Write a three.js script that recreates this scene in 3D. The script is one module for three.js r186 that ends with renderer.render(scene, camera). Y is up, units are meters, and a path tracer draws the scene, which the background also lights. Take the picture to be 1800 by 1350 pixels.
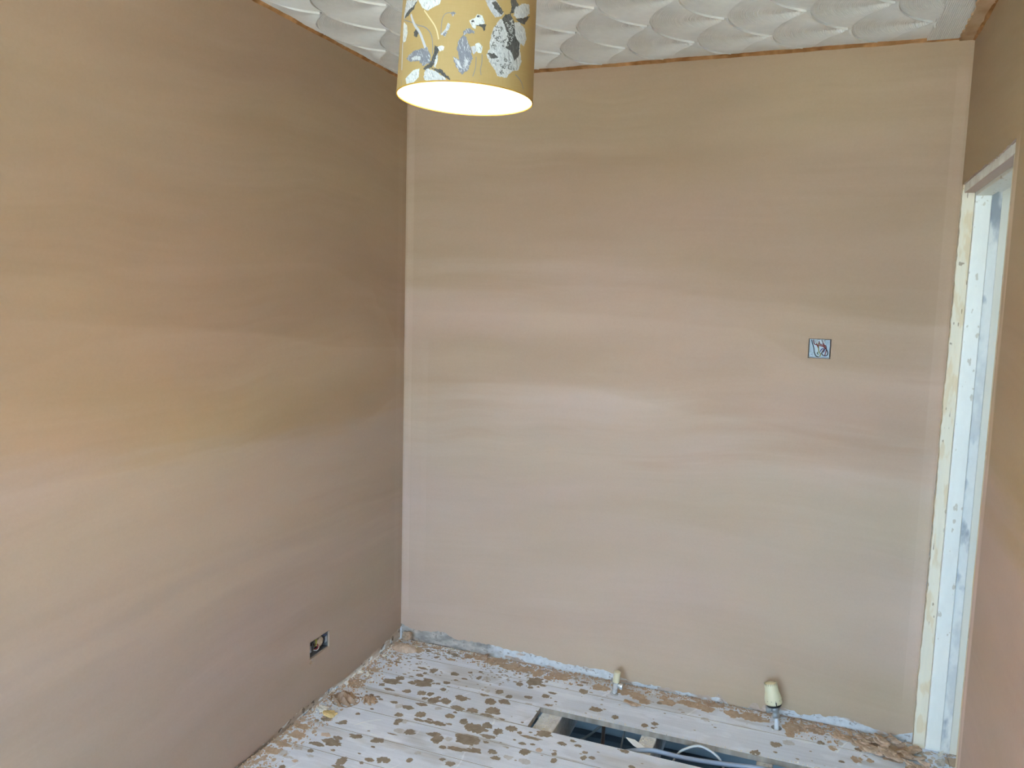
import * as THREE from 'three';
import { mergeGeometries } from 'three/addons/utils/BufferGeometryUtils.js';
import { RoundedBoxGeometry } from 'three/addons/geometries/RoundedBoxGeometry.js';

// ---------------------------------------------------------------- camera, sky, exposure
const scene = new THREE.Scene();
const ROOM = { w: 2.096, h: 2.45, d: 4.6 };
const camera = new THREE.PerspectiveCamera(51.68, 4 / 3, 0.05, 200);
camera.position.set(1.6845, 1.5686, 3.0574);
camera.rotation.order = 'YXZ';
camera.rotation.set(-0.1129, 0.3672, 0.0278);
scene.add(camera);
// overcast sky; daylight enters by the window behind the camera
scene.background = new THREE.Color().setRGB(0.61, 0.92, 1.32);
scene.backgroundIntensity = 14;
// the sun stands behind the house and lights the paving outside the window
const sun = new THREE.DirectionalLight(new THREE.Color().setRGB(1, 0.93, 0.8), 38);
sun.position.set(2.4, 9, -9); sun.target.position.set(1, 0, 3); sun.castShadow = true;
Object.assign(sun.shadow.camera, { left: -16, right: 16, top: 16, bottom: -16, near: 0.5, far: 50 }); sun.shadow.mapSize.set(2048, 2048);
scene.add(sun, sun.target);
const renderer = new THREE.WebGLRenderer({ antialias: true });
renderer.toneMapping = THREE.LinearToneMapping;
renderer.toneMappingExposure = 1.19;
renderer.shadowMap.enabled = true;

// ---------------------------------------------------------------- helpers
function rng(seed) { return () => { seed |= 0; seed = seed + 0x6D2B79F5 | 0; let t = Math.imul(seed ^ seed >>> 15, 1 | seed); t = t + Math.imul(t ^ t >>> 7, 61 | t) ^ t; return ((t ^ t >>> 14) >>> 0) / 4294967296; }; }
const table = new Float32Array(65536); { const r = rng(77); for (let i = 0; i < 65536; i++) table[i] = r(); }
function noise(x, y) {                                  // value noise, 0..1
  const xi = Math.floor(x), yi = Math.floor(y); let fx = x - xi, fy = y - yi;
  fx = fx * fx * (3 - 2 * fx); fy = fy * fy * (3 - 2 * fy);
  const a = (yi & 255) << 8, b = ((yi + 1) & 255) << 8, c = xi & 255, d = (xi + 1) & 255;
  const p = table[a | c], q = table[a | d], r = table[b | c], s = table[b | d];
  return p + (q - p) * fx + (r - p + (p - q - r + s) * fx) * fy;
}
const fbm = (x, y, n = 4) => { let v = 0, a = 0.5, t = 0; for (let i = 0; i < n; i++) { v += a * noise(x, y); t += a; x = x * 2.03 + 17.3; y = y * 2.03 + 9.1; a *= 0.5; } return v / t; };
const clamp = (v, a = 0, b = 1) => Math.min(b, Math.max(a, v));
const step = (a, b, v) => { v = clamp((v - a) / (b - a)); return v * v * (3 - 2 * v); };
const lerp = (a, b, t) => a + (b - a) * t;
function texture(w, h, mw, mh, fn, srgb = true) {      // fn(x m, y m, out) fills out[0..2] with 0..255
  const d = new Uint8Array(w * h * 4), o = [0, 0, 0];
  for (let j = 0, k = 0; j < h; j++) for (let i = 0; i < w; i++, k += 4) { fn((i + 0.5) / w * mw, (j + 0.5) / h * mh, o); d[k] = clamp(o[0], 0, 255); d[k + 1] = clamp(o[1], 0, 255); d[k + 2] = clamp(o[2], 0, 255); d[k + 3] = 255; }
  const t = new THREE.DataTexture(d, w, h); t.wrapS = t.wrapT = THREE.RepeatWrapping; t.magFilter = t.minFilter = THREE.LinearFilter;
  if (srgb) t.colorSpace = THREE.SRGBColorSpace;
  t.repeat.set(1 / mw, 1 / mh); t.needsUpdate = true; return t;
}
const mat = (color, roughness = 0.8, more = {}) => new THREE.MeshStandardMaterial({ color, roughness, ...more });
const counts = {};
function numbered(name) { const n = counts[name] = (counts[name] ?? -1) + 1; return n ? `${name}_${String(n).padStart(3, '0')}` : name; }
function shadows(m) { m.castShadow = m.receiveShadow = true; return m; }
function part(name, geometry, material, parent) { const m = shadows(new THREE.Mesh(geometry, material)); m.name = name; parent.add(m); return m; }
function struct(name, geometry, material) {
  const o = geometry ? shadows(new THREE.Mesh(geometry, material)) : new THREE.Group();
  o.name = name; o.userData = { kind: 'structure' }; scene.add(o); return o;
}
function tag(o, label, category, group) { o.userData = { label, category }; if (group) o.userData.group = group; return o; }
function thing(name, label, category, [x, y, z], group) { const o = new THREE.Group(); o.name = numbered(name); o.position.set(x, y, z); scene.add(o); return tag(o, label, category, group); }
function solid(name, geometry, material, label, category, group) { const m = shadows(new THREE.Mesh(geometry, material)); m.name = numbered(name); scene.add(m); return tag(m, label, category, group); }
const merge = (gs) => mergeGeometries(gs.map((g) => g.index ? g.toNonIndexed() : g));
const V = (x, y, z) => new THREE.Vector3(x, y, z);
const box = (x0, x1, y0, y1, z0, z1) => new THREE.BoxGeometry(x1 - x0, y1 - y0, z1 - z0).translate((x0 + x1) / 2, (y0 + y1) / 2, (z0 + z1) / 2);
const rbox = (x0, x1, y0, y1, z0, z1, r = 0.001) => new RoundedBoxGeometry(x1 - x0, y1 - y0, z1 - z0, 1, r).translate((x0 + x1) / 2, (y0 + y1) / 2, (z0 + z1) / 2);
function planar(g, u, v) { const p = g.attributes.position, a = new Float32Array(p.count * 2); for (let i = 0; i < p.count; i++) { a[2 * i] = u(p.getX(i), p.getY(i), p.getZ(i)); a[2 * i + 1] = v(p.getX(i), p.getY(i), p.getZ(i)); } g.setAttribute('uv', new THREE.BufferAttribute(a, 2)); return g; }
const tube = (pts, r, n = 40, k = 8) => new THREE.TubeGeometry(new THREE.CatmullRomCurve3(pts.map((p) => V(...p))), n, r, k);
const lathe = (pts, n = 32) => new THREE.LatheGeometry(pts.map(([r, y]) => new THREE.Vector2(r, y)), n);
const plate = (shape, depth) => new THREE.ExtrudeGeometry(shape, { depth, bevelEnabled: false, curveSegments: 12 });
const polygon = (pts) => new THREE.Shape(pts.map(([x, y]) => new THREE.Vector2(x, y)));
const rect = (x0, x1, y0, y1) => new THREE.Path([[x0, y0], [x1, y0], [x1, y1], [x0, y1]].map(([x, y]) => new THREE.Vector2(x, y)));
function ragged(pts, every, amount, seed) {             // a polyline with small breaks along it
  const r = rng(seed), out = [];
  for (let i = 0; i < pts.length - 1; i++) {
    const [a, b] = [pts[i], pts[i + 1]], n = Math.max(1, Math.round(Math.hypot(b[0] - a[0], b[1] - a[1]) / every));
    for (let k = 0; k < n; k++) { const j = i + k ? (r() - 0.5) * 2 * amount : 0; out.push([lerp(a[0], b[0], k / n), lerp(a[1], b[1], k / n) + j]); }
  }
  out.push(pts[pts.length - 1]); return out;
}
// dried plaster splashes on the boards: [x mm, z mm, half width, half depth, tone]
const splashes = [...[[359,41,18,22,2],[402,28,42,27,2],[473,41,41,32,2],[503,15,29,27,2],[554,55,51,32,2],[594,56,51,26,2],[637,49,28,16,2],[683,65,25,36,2],[697,136,33,35,0],[738,82,27,21,2],[757,38,33,31,2],[794,51,33,31,2],[122,82,34,33,2],[169,375,45,23,0],[145,414,14,11,0],[183,339,23,17,0],[44,324,32,17,2],[36,446,51,44,2],[287,339,39,26,0],[248,351,22,14,0],[301,309,22,19,0],[280,223,18,22,0],[246,281,16,13,0],[257,258,9,10,0],[227,223,23,8,0],[371,213,20,16,0],[426,176,10,9,0],[462,153,11,8,0],[477,200,10,18,0],[508,193,17,18,1],[424,234,14,8,0],[373,294,17,11,0],[346,315,10,7,0],[329,320,8,7,0],[399,259,11,8,0],[189,436,25,9,0],[261,421,19,16,0],[321,409,19,19,0],[354,403,16,16,0],[390,440,26,25,0],[352,442,13,12,0],[432,427,24,21,0],[397,411,10,9,0],[385,348,12,13,0],[481,382,25,22,0],[510,374,8,4,0],[551,287,11,11,1],[597,274,17,19,0],[644,292,15,15,0],[552,323,21,9,0],[594,359,23,26,0],[641,338,25,22,0],[717,267,18,13,0],[775,230,17,17,0],[793,197,18,8,0],[804,292,15,8,0],[736,155,15,9,0],[697,191,11,11,0],[648,182,15,14,0],[734,313,18,8,1],[238,466,16,9,1],[260,515,17,10,0],[287,533,13,20,1],[324,527,24,13,0],[361,485,21,13,0],[432,486,13,13,1],[390,550,23,21,0],[320,588,20,16,0],[340,628,15,21,0],[361,618,13,15,1],[340,646,13,7,0],[206,592,8,6,0],[177,642,7,8,0],[499,455,31,18,0],[558,445,25,18,0],[630,420,28,29,0],[619,455,28,10,0],[503,487,9,7,0],[497,517,19,16,0],[405,589,23,9,0],[442,585,25,9,0],[481,580,27,15,0],[517,569,14,6,0],[439,569,13,6,0],[558,530,16,20,0],[597,555,22,27,0],[627,556,39,27,0],[648,523,20,23,0],[700,541,20,25,0],[738,506,22,22,0],[774,518,10,9,0],[809,500,8,5,0],[676,588,28,13,0],[699,584,9,10,0],[856,490,28,25,0],[823,532,37,9,0],[617,632,50,35,0],[414,673,21,20,0],[381,683,27,16,1],[361,710,24,4,0],[502,652,22,15,0],[523,674,21,25,0],[484,656,15,10,0],[559,657,14,13,1],[562,712,15,10,0],[611,703,35,14,0],[670,686,30,14,0],[632,698,37,8,0],[650,669,10,8,1]],
  ...[[250,775,25,15,0],[334,766,24,19,0],[414,858,23,18,0],[494,826,14,13,0],[370,879,18,9,0],[498,778,13,12,1],[354,901,7,6,0],[593,777,13,9,0],[626,790,20,14,0],[731,668,17,15,0],[755,697,19,12,0],[793,677,18,14,1],[835,623,17,16,0],[874,594,14,13,3],[931,594,8,11,0],[941,631,9,14,0],[935,521,15,10,0],[809,577,12,7,0],[844,569,9,6,0],[762,622,12,6,1],[774,568,7,4,0],[686,623,13,7,0],[853,678,22,14,1],[161,712,10,13,0],[758,449,7,5,0],[682,459,15,5,0],[135,512,8,7,0],[150,500,11,7,0],[180,503,10,7,0],[191,540,10,8,0],[199,516,11,7,0],[121,535,8,5,0],[99,518,8,5,0],[178,70,15,10,0],[299,55,18,13,0],[298,102,18,11,2],[235,110,12,11,0],[264,44,7,9,0],[133,21,16,9,0],[197,22,22,17,2],[103,216,18,8,0],[81,233,15,7,0],[22,195,21,12,0]],
  ...[[197,841,38,22,0],[154,870,29,12,0],[197,809,21,12,0],[150,809,22,14,3],[58,850,39,22,2],[42,797,31,17,2],[90,717,19,20,0],[160,714,14,15,0],[150,727,15,6,0],[160,912,14,11,0],[227,880,9,6,0],[176,939,14,8,1],[80,960,23,18,1],[38,966,35,18,2],[47,917,35,15,2],[288,923,17,29,0],[303,954,27,11,0],[369,878,18,10,0],[404,863,11,17,0],[356,905,7,7,0],[149,982,11,10,3],[130,1028,11,12,0],[31,1055,17,24,2],[320,861,7,4,0],[341,807,9,5,0],[177,643,9,9,0],[274,727,6,4,0],[65,742,11,8,0],[109,974,26,7,1],[109,915,23,11,1]],
  ...[[875,89,15,10,0],[886,60,20,10,0],[901,134,21,20,0],[984,247,30,20,0],[1064,273,13,15,0],[1180,284,13,15,0],[1210,257,15,13,0],[1211,290,9,6,0],[1231,80,31,24,2],[1201,97,12,13,0],[1208,51,16,19,2],[1326,58,72,27,2],[1375,68,30,24,2],[1394,27,36,18,2],[1476,67,29,30,2],[1380,147,17,14,1],[1283,115,10,8,1],[1545,61,40,35,2],[1574,304,17,20,0],[1636,221,21,19,0],[1680,188,21,17,1],[1058,63,38,31,2],[956,74,39,25,2],[1114,86,38,31,2],[935,523,16,11,0],[990,512,14,8,0],[966,491,11,8,0],[831,625,17,18,0],[805,580,12,7,0],[842,569,9,6,0],[929,594,8,11,0],[940,630,10,16,0],[1024,542,11,9,0],[1029,576,11,16,0],[1056,564,14,9,0],[1149,479,15,11,0],[1194,560,12,9,0],[853,678,22,17,1],[874,592,12,13,3],[1141,108,26,27,2]],
  ...[[1679,188,18,18,1],[1638,270,8,6,0],[1787,140,15,13,0],[1848,114,15,17,1],[1827,160,17,16,2],[1931,102,13,13,0],[1917,129,18,13,0],[1904,202,19,22,2],[1946,191,13,13,2],[1853,236,11,8,0],[1687,72,38,44,2],[1733,60,33,35,2],[1681,128,17,21,2],[1775,55,25,35,2],[1475,65,24,25,2],[1539,45,18,23,2],[1580,65,30,18,2],[1877,67,16,26,2],[1965,62,63,51,2],[2041,86,69,50,2],[2017,152,34,16,2]]];
// flowers printed on the shade: kind, colour, [line width or dot radius mm,] points [mm along the shade, mm above its rim]
const print = [
  ['f', '#cfd3cf', 0, [[-101,138],[-89,123],[-77,117],[-53,125],[-51,132],[-55,147],[-72,155],[-100,153]]],
  ['s', '#d9c79a', 2.3, [[-84,118],[-67,100],[-56,86],[-51,69]]],
  ['f', '#bfc1bf', 0, [[-144,148],[-103,138],[-111,130],[-142,117],[-154,118]]],
  ['f', '#4c4c48', 0, [[-103,138],[-113,125],[-130,119],[-150,116],[-144,123],[-114,131]]],
  ['s', '#7d7f86', 1.3, [[-147,115],[-114,104],[-96,95],[-79,91],[-65,78],[-61,58],[-61,45]]],
  ['f', '#cfd3cf', 0, [[-150,113],[-133,103],[-128,88],[-134,76],[-148,77],[-150,93],[-152,108]]],
  ['s', '#b7b9bd', 4.2, [[-148,76],[-146,58],[-143,31]]],
  ['f', '#4c4c48', 0, [[-107,86],[-101,90],[-95,84],[-98,77],[-105,78]]],
  ['s', '#b7b9bd', 4.9, [[-120,117],[-109,99],[-92,85],[-83,69],[-75,54]]],
  ['f', '#7d7f86', 0, [[-127,46],[-110,53],[-92,56],[-72,56],[-64,42],[-65,30],[-78,26],[-90,36],[-108,37],[-118,40]]],
  ['f', '#bfc1bf', 0, [[-109,43],[-98,46],[-85,42],[-83,36],[-98,40],[-106,39]]],
  ['f', '#4c4c48', 0, [[-58,60],[-48,54],[-52,40],[-59,23],[-73,18],[-79,22],[-65,30],[-58,43]]],
  ['f', '#cfd3cf', 0, [[-52,55],[-46,58],[-39,56],[-41,50],[-47,48]]],
  ['f', '#bfc1bf', 0, [[-52,46],[-49,36],[-53,21],[-57,23],[-55,35]]],
  ['f', '#cfd3cf', 0, [[-86,23],[-101,22],[-124,11],[-119,1],[-101,-1],[-87,9]]],
  ['f', '#4c4c48', 0, [[-61,22],[-45,19],[-26,5],[-26,0],[-45,13]]],
  ['f', '#bfc1bf', 0, [[-75,18],[-67,21],[-53,16],[-34,5],[-30,0],[-67,-2],[-76,6]]],
  ['s', '#7d7f86', 1.1, [[-47,76],[-48,99],[-42,110],[-33,111]]],
  ['f', '#7d7f86', 0, [[-34,110],[-28,113],[-22,109],[-27,105]]],
  ['f', '#b7b9bd', 0, [[-39,85],[-36,95],[-31,92],[-33,84],[-46,74],[-47,77]]],
  ['f', '#7d7f86', 0, [[-45,74],[-39,80],[-34,79],[-40,73]]],
  ['f', '#7d7f86', 0, [[-8,75],[-3,73],[6,56],[10,38],[3,19],[-6,10],[-17,23],[-24,39],[-18,39],[-13,35],[-17,53],[-15,66]]],
  ['f', '#b7b9bd', 0, [[-23,39],[-13,33],[-5,20],[-12,23]]],
  ['f', '#b7b9bd', 0, [[-3,40],[4,34],[1,24],[-2,27]]],
  ['f', '#7d7f86', 0, [[11,84],[0,87],[-7,81],[-8,74],[0,79],[10,79]]],
  ['f', '#cfd3cf', 0, [[1,100],[11,105],[14,111],[23,110],[28,99],[24,94],[13,93],[12,87],[6,90]]],
  ['f', '#4c4c48', 0, [[13,93],[30,97],[28,86],[22,91]]],
  ['d', '#4c4c48', 3, [[16,108],[7,99]]],
  ['f', '#cfd3cf', 0, [[13,63],[20,66],[26,60],[25,49],[19,49],[15,55]]],
  ['f', '#b7b9bd', 0, [[6,58],[13,60],[17,52],[11,45]]],
  ['s', '#7d7f86', 1.1, [[16,42],[17,27],[12,10]]],
  ['s', '#7d7f86', 1.1, [[26,47],[27,34],[24,23],[26,14]]],
  ['f', '#bfc1bf', 0, [[54,109],[42,89],[39,72],[39,59],[34,48],[39,37],[49,27],[56,17],[74,17],[85,31],[103,37],[110,54],[103,73],[105,87],[92,108],[75,120]]],
  ['f', '#4c4c48', 0, [[64,118],[77,124],[90,108],[89,91],[102,83],[101,59],[91,49],[81,64],[69,66],[75,79],[70,94],[60,109]]],
  ['d', '#cfd3cf', 3, [[69,106],[78,113],[80,104],[72,90],[80,97],[84,85],[78,75]]],
  ['f', '#4c4c48', 0, [[35,50],[48,53],[56,47],[43,43]]],
  ['d', '#4c4c48', 2, [[46,80],[52,78],[59,74],[49,62],[55,91],[68,81],[53,97],[61,36],[70,46],[65,27],[77,39],[84,38],[69,34]]],
  ['s', '#4c4c48', 0.9, [[93,57],[99,45],[97,36]]],
  ['s', '#4c4c48', 0.9, [[76,63],[79,47]]],
  ['f', '#4c4c48', 0, [[68,154],[76,145],[79,133],[75,124],[91,131],[95,144],[87,152]]],
  ['f', '#4c4c48', 0, [[89,119],[133,136],[115,117],[97,115]]],
  ['f', '#bfc1bf', 0, [[84,123],[88,137],[104,148],[129,155],[133,141],[111,126],[92,120]]],
  ['f', '#bfc1bf', 0, [[85,110],[97,116],[116,110],[123,95],[115,79],[105,83],[94,87]]],
  ['f', '#b7b9bd', 0, [[27,135],[43,143],[62,122],[58,115],[46,111],[35,122]]],
  ['f', '#4c4c48', 0, [[36,135],[47,136],[63,123],[58,117],[46,124]]],
  ['s', '#7d7f86', 1.5, [[95,27],[110,22],[119,9]]],
  ['s', '#7d7f86', 1.1, [[-141,12],[-140,7],[-139,-2]]]
];

// ---------------------------------------------------------------- plaster
// a stroke: an edge along y = points(x), paler below it, dying out over `fall` metres (the float laid the plaster there)
const along = (pts) => (x) => { if (x <= pts[0][0]) return pts[0][1]; for (let i = 1; i < pts.length; i++) if (x <= pts[i][0]) { const t = (x - pts[i - 1][0]) / (pts[i][0] - pts[i - 1][0]); return lerp(pts[i - 1][1], pts[i][1], t * t * (3 - 2 * t)); } return pts[pts.length - 1][1]; };
// zones: tone shift below an edge, part painted-in daylight gradient, part drier plaster, streaked
function plasterMap(w, h, mw, mh, seed, base, zones, edges, bands) {
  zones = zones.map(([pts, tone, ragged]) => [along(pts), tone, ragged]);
  edges = edges.map(([pts, fall, gain]) => [along(pts), fall, gain]);
  return texture(w, h, mw, mh, (x, y, o) => {
    const wx = x + seed * 3.7, wob = (fbm(wx * 1.3, y * 1.3 + seed, 3) - 0.5);
    const yy = y + wob * 0.16 + 0.03 * Math.sin(wx * 1.9 + seed);
    let t = (fbm(wx * 0.7, yy * 2.6 + 5, 3) - 0.5) * 0.9;                          // long damp and dry bands
    t += (fbm(wx * 1.6 + 40, yy * 10, 4) - 0.5) * 0.5;                             // float passes
    t += (fbm(wx * 3, yy * 70, 3) - 0.5) * 0.22 * step(0.35, 0.65, noise(wx * 2, yy * 6));   // fine streaks
    t += (noise(wx * 420, y * 420) - 0.5) * 0.1 + (noise(wx * 160, y * 160) - 0.5) * 0.08;
    for (const [f, fall, gain] of edges) { const d = f(x) + wob * 0.03 - y; if (d > 0 && d < fall) t += gain * 0.55 * step(0, 0.02, d) * (1 - d / fall); }
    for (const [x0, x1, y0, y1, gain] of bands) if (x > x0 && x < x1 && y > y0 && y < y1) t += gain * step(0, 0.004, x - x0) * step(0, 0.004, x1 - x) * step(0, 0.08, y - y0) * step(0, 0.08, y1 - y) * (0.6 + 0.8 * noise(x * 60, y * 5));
    const p = fbm(wx * 1.1 + 90, yy * 2.6, 3) - 0.5;                               // pinker or more ochre
    o[0] = base[0] + t * 20 + p * 3; o[1] = base[1] + t * 20 - p * 3; o[2] = base[2] + t * 23 + p * 9;
    const streak = fbm(wx * 1.3, yy * 13 + 70, 4) - 0.5;
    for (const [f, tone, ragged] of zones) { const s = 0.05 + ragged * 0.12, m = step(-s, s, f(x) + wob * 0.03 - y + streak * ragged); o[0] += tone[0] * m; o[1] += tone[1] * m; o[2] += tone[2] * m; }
  });
}
const plasterBump = texture(1024, 1024, 1.3, 1.3, (x, y, o) => { o[0] = o[1] = o[2] = 128 + (fbm(x * 5, y * 14, 4) - 0.5) * 150 + (fbm(x * 16, y * 120, 2) - 0.5) * 36; }, false);
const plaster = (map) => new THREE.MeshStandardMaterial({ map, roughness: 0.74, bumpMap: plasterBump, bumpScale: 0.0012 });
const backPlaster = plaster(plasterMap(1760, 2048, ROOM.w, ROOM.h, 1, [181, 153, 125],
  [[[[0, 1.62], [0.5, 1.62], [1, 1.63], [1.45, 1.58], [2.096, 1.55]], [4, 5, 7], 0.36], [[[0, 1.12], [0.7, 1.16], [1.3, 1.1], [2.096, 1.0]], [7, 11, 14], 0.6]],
  [[[[0.1, 1.6], [0.5, 1.6], [1, 1.615], [1.45, 1.57], [2.096, 1.5]], 0.25, 0.28], [[[0.9, 1.5], [1.4, 1.47], [1.75, 1.33], [2.096, 1.3]], 0.5, 0.3], [[[0, 1.18], [0.7, 1.22], [1.3, 1.14], [2.096, 1.05]], 0.6, 0.35], [[[0, 0.66], [1.1, 0.72], [2.096, 0.6]], 0.5, 0.2]],
  [[0.006, 0.04, 0.1, 2.38, 0.26], [2.05, 2.09, 0.1, 2.4, 0.2], [0.04, 0.12, 0.25, 1.4, 0.1]]));
const fromBack = (pts) => pts.map(([z, y]) => [ROOM.d - z, y]).reverse();
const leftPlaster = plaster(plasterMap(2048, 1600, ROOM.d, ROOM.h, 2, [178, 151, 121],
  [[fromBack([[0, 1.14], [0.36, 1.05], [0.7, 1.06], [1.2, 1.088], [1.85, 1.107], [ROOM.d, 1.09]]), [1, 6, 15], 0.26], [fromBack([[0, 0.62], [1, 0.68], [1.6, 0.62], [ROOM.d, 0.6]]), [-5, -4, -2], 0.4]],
  [[fromBack([[0, 1.14], [0.36, 1.05], [0.7, 1.06], [1.2, 1.088], [1.85, 1.107], [ROOM.d, 1.09]]), 0.35, 0.35], [fromBack([[0, 1.34], [0.41, 1.363], [1.04, 1.433], [1.4, 1.465], [1.83, 1.5], [ROOM.d, 1.52]]), 0.3, 0.4],
    [fromBack([[0, 1.3], [0.2, 1.512], [0.29, 1.602], [0.64, 1.674], [1.33, 1.628], [1.83, 1.596], [ROOM.d, 1.55]]), 0.12, 0.3], [fromBack([[0, 1.38], [1.4, 1.44], [1.59, 1.432], [1.84, 1.38]]), 0.2, 0.2], [fromBack([[0, 0.7], [0.6, 0.72], [1.5, 0.76], [ROOM.d, 0.7]]), 0.4, 0.25]],
  [[4.53, 4.57, 0.2, 2.3, 0.12]]));
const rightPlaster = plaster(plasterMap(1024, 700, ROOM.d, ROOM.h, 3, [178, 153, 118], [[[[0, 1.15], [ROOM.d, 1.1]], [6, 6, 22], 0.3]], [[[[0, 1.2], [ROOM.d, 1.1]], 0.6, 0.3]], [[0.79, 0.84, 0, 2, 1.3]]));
const beadMap = texture(512, 256, 1, 0.5, (x, y, o) => { const n = fbm(x * 40, y * 40, 4), m = fbm(x * 9, y * 30, 3); o[0] = 168 + (n - 0.5) * 90 + (m - 0.5) * 50; o[1] = 118 + (n - 0.5) * 84 + (m - 0.5) * 55; o[2] = 68 + (n - 0.5) * 80 + (m - 0.5) * 55; });
const beadMat = new THREE.MeshStandardMaterial({ map: beadMap, roughness: 0.9 });
// old wall below the new plaster: white paint, bare grey mortar and slurry
const oldMap = texture(2048, 160, ROOM.w, 0.16, (x, y, o) => {
  const bare = x < 0.5 ? 1 - step(0.38, 0.52, x + (noise(x * 60, y * 60) - 0.5) * 0.1) : 0;
  const slurry = step(0.5, 0.62, fbm(x * 14, y * 40 + 7, 4) + (x > 1.5 && x < 1.9 ? 0.12 : 0) + (x > 1.17 && x < 1.5 ? 0.05 : -0.08)), n = fbm(x * 90, y * 90, 3) - 0.5, g = fbm(x * 30, y * 50, 4) - 0.5;
  o[0] = 214 + n * 30; o[1] = 217 + n * 30; o[2] = 218 + n * 30;
  o[0] = lerp(o[0], 172 + g * 110, bare); o[1] = lerp(o[1], 166 + g * 105, bare); o[2] = lerp(o[2], 158 + g * 100, bare);
  const s = slurry * (1 - bare * 0.6); o[0] = lerp(o[0], 190 + g * 50, s * 0.85); o[1] = lerp(o[1], 166 + g * 50, s * 0.85); o[2] = lerp(o[2], 146 + g * 50, s * 0.85);
const chip = step(0.7, 0.74, fbm(x * 80, y * 120 + 50, 3)); for (let k = 0; k < 3; k++) o[k] = lerp(o[k], 140 - k * 8, chip * 0.6);
});
const oldWall = new THREE.MeshStandardMaterial({ map: oldMap, roughness: 0.85 });
const footMap = texture(1024, 64, 2, 0.125, (x, y, o) => { const g = fbm(x * 30, y * 50, 4) - 0.5, w = step(0.58, 0.66, fbm(x * 24 + 3, y * 40, 4)), k = step(0.66, 0.72, fbm(x * 50 + 30, y * 60, 3)); o[0] = lerp(186 + g * 60, 222, w) - k * 70; o[1] = lerp(164 + g * 60, 220, w) - k * 66; o[2] = lerp(142 + g * 60, 214, w) - k * 60; });
const footWall = new THREE.MeshStandardMaterial({ map: footMap, roughness: 0.9 });
const hallPaint = mat(0xf0ead8, 0.6);

// ---------------------------------------------------------------- walls
const T = 0.007, THICK = 0.12;
const backEdge = [[-0.007, 0.068], [0.013, 0.064], [0.068, 0.05], [0.117, 0.051], [0.188, 0.064], [0.23, 0.064], [0.253, 0.049], [0.281, 0.044], [0.341, 0.048], [0.409, 0.05], [0.49, 0.048], [0.543, 0.043], [0.608, 0.048], [0.673, 0.043], [0.736, 0.035], [0.799, 0.033], [0.849, 0.035], [0.898, 0.035], [0.946, 0.038], [0.994, 0.033], [1.042, 0.018], [1.078, 0.016], [1.109, 0.014], [1.16, 0.016], [1.228, 0.015], [1.284, 0.014], [1.362, 0.019], [1.397, 0.018], [1.409, 0.039], [1.438, 0.013], [1.457, -0.004], [1.522, 0.003], [1.538, 0.025], [1.55, 0.033], [1.559, 0.028], [1.569, 0.007], [1.582, 0.026], [1.597, 0.02], [1.618, 0.011], [1.636, 0.035], [1.652, 0.035], [1.691, 0.027], [1.704, 0.019], [1.738, 0.022], [1.782, 0.034], [1.802, 0.03], [1.835, 0.042], [1.856, 0.044], [1.897, 0.04], [1.925, 0.029], [1.968, 0.021], [2.004, 0.021], [2.016, 0.013], [2.04, 0.016], [2.065, 0.025], [2.096, 0.038]];
const SW = [1.652, 1.727, 1.369, 1.439];               // switch box in the back wall
const SK = [0.566, 0.692, 0.196, 0.262];               // socket box in the left wall (z, z, y, y)
const wallBack = struct('wall_back');
{
  const s = polygon([...ragged(backEdge, 0.012, 0.0035, 5), [ROOM.w, ROOM.h], [-T, ROOM.h]]); s.holes.push(rect(...SW));
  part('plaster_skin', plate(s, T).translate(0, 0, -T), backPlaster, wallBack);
  const m = polygon([[-0.2, -0.02], [2.32, -0.02], [2.32, ROOM.h + 0.1], [-0.2, ROOM.h + 0.1]]); m.holes.push(rect(...SW));
  part('old_wall_face', plate(m, THICK).translate(0, 0, -T - THICK), oldWall, wallBack);
  part('backing', box(-0.2, 2.32, -0.02, 2.55, -0.2, -T - THICK - 0.001), mat(0x8a7d72), wallBack);
}
const leftEdge = [[-0.007, 0.054], [0.1, 0.04], [0.221, 0.031], [0.352, 0.021], [0.441, 0.016], [0.49, 0.015], [0.553, 0.021], [0.637, 0.024], [0.743, 0.028], [0.794, 0.024], [0.876, 0.019], [0.929, 0.012], [0.98, 0.008], [1.03, 0.006], [1.2, 0.012], [ROOM.d, 0.012]];
const wallLeft = struct('wall_left');
{
  const pts = ragged(leftEdge, 0.015, 0.004, 8).map(([z, y]) => [-z, y]).reverse();
  const s = polygon([...pts, [T, ROOM.h], [-ROOM.d, ROOM.h]]); s.holes.push(rect(-SK[1], -SK[0], SK[2], SK[3]));
  const leg = [[-SK[1] + 0.001, SK[2] - 0.02], [-SK[1] + 0.02, SK[2] - 0.014]];
  s.holes.push(new THREE.Path([[leg[0][0], leg[0][1]], [leg[1][0], leg[1][1]], [leg[1][0] - 0.003, SK[2] - 0.0005], [leg[0][0], SK[2] - 0.0005]].map((p) => new THREE.Vector2(...p))));
  const g = plate(s, T).translate(0, 0, -T); g.attributes.uv.array.forEach((v, i, a) => { if (i % 2 === 0) a[i] = v + ROOM.d; });
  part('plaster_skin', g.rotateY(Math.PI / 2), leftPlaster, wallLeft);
  const m = polygon([[-ROOM.d - 0.1, -0.02], [0.2, -0.02], [0.2, ROOM.h + 0.1], [-ROOM.d - 0.1, ROOM.h + 0.1]]); m.holes.push(rect(-SK[1], -SK[0], SK[2], SK[3]));
  const old = plate(m, THICK).translate(0, 0, -T - THICK); part('old_wall_face', old.rotateY(Math.PI / 2), footWall, wallLeft);
  part('backing', box(-0.2, -T - THICK - 0.001, -0.02, 2.55, -0.2, 4.8), mat(0x8a7d72), wallLeft);
}
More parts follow.
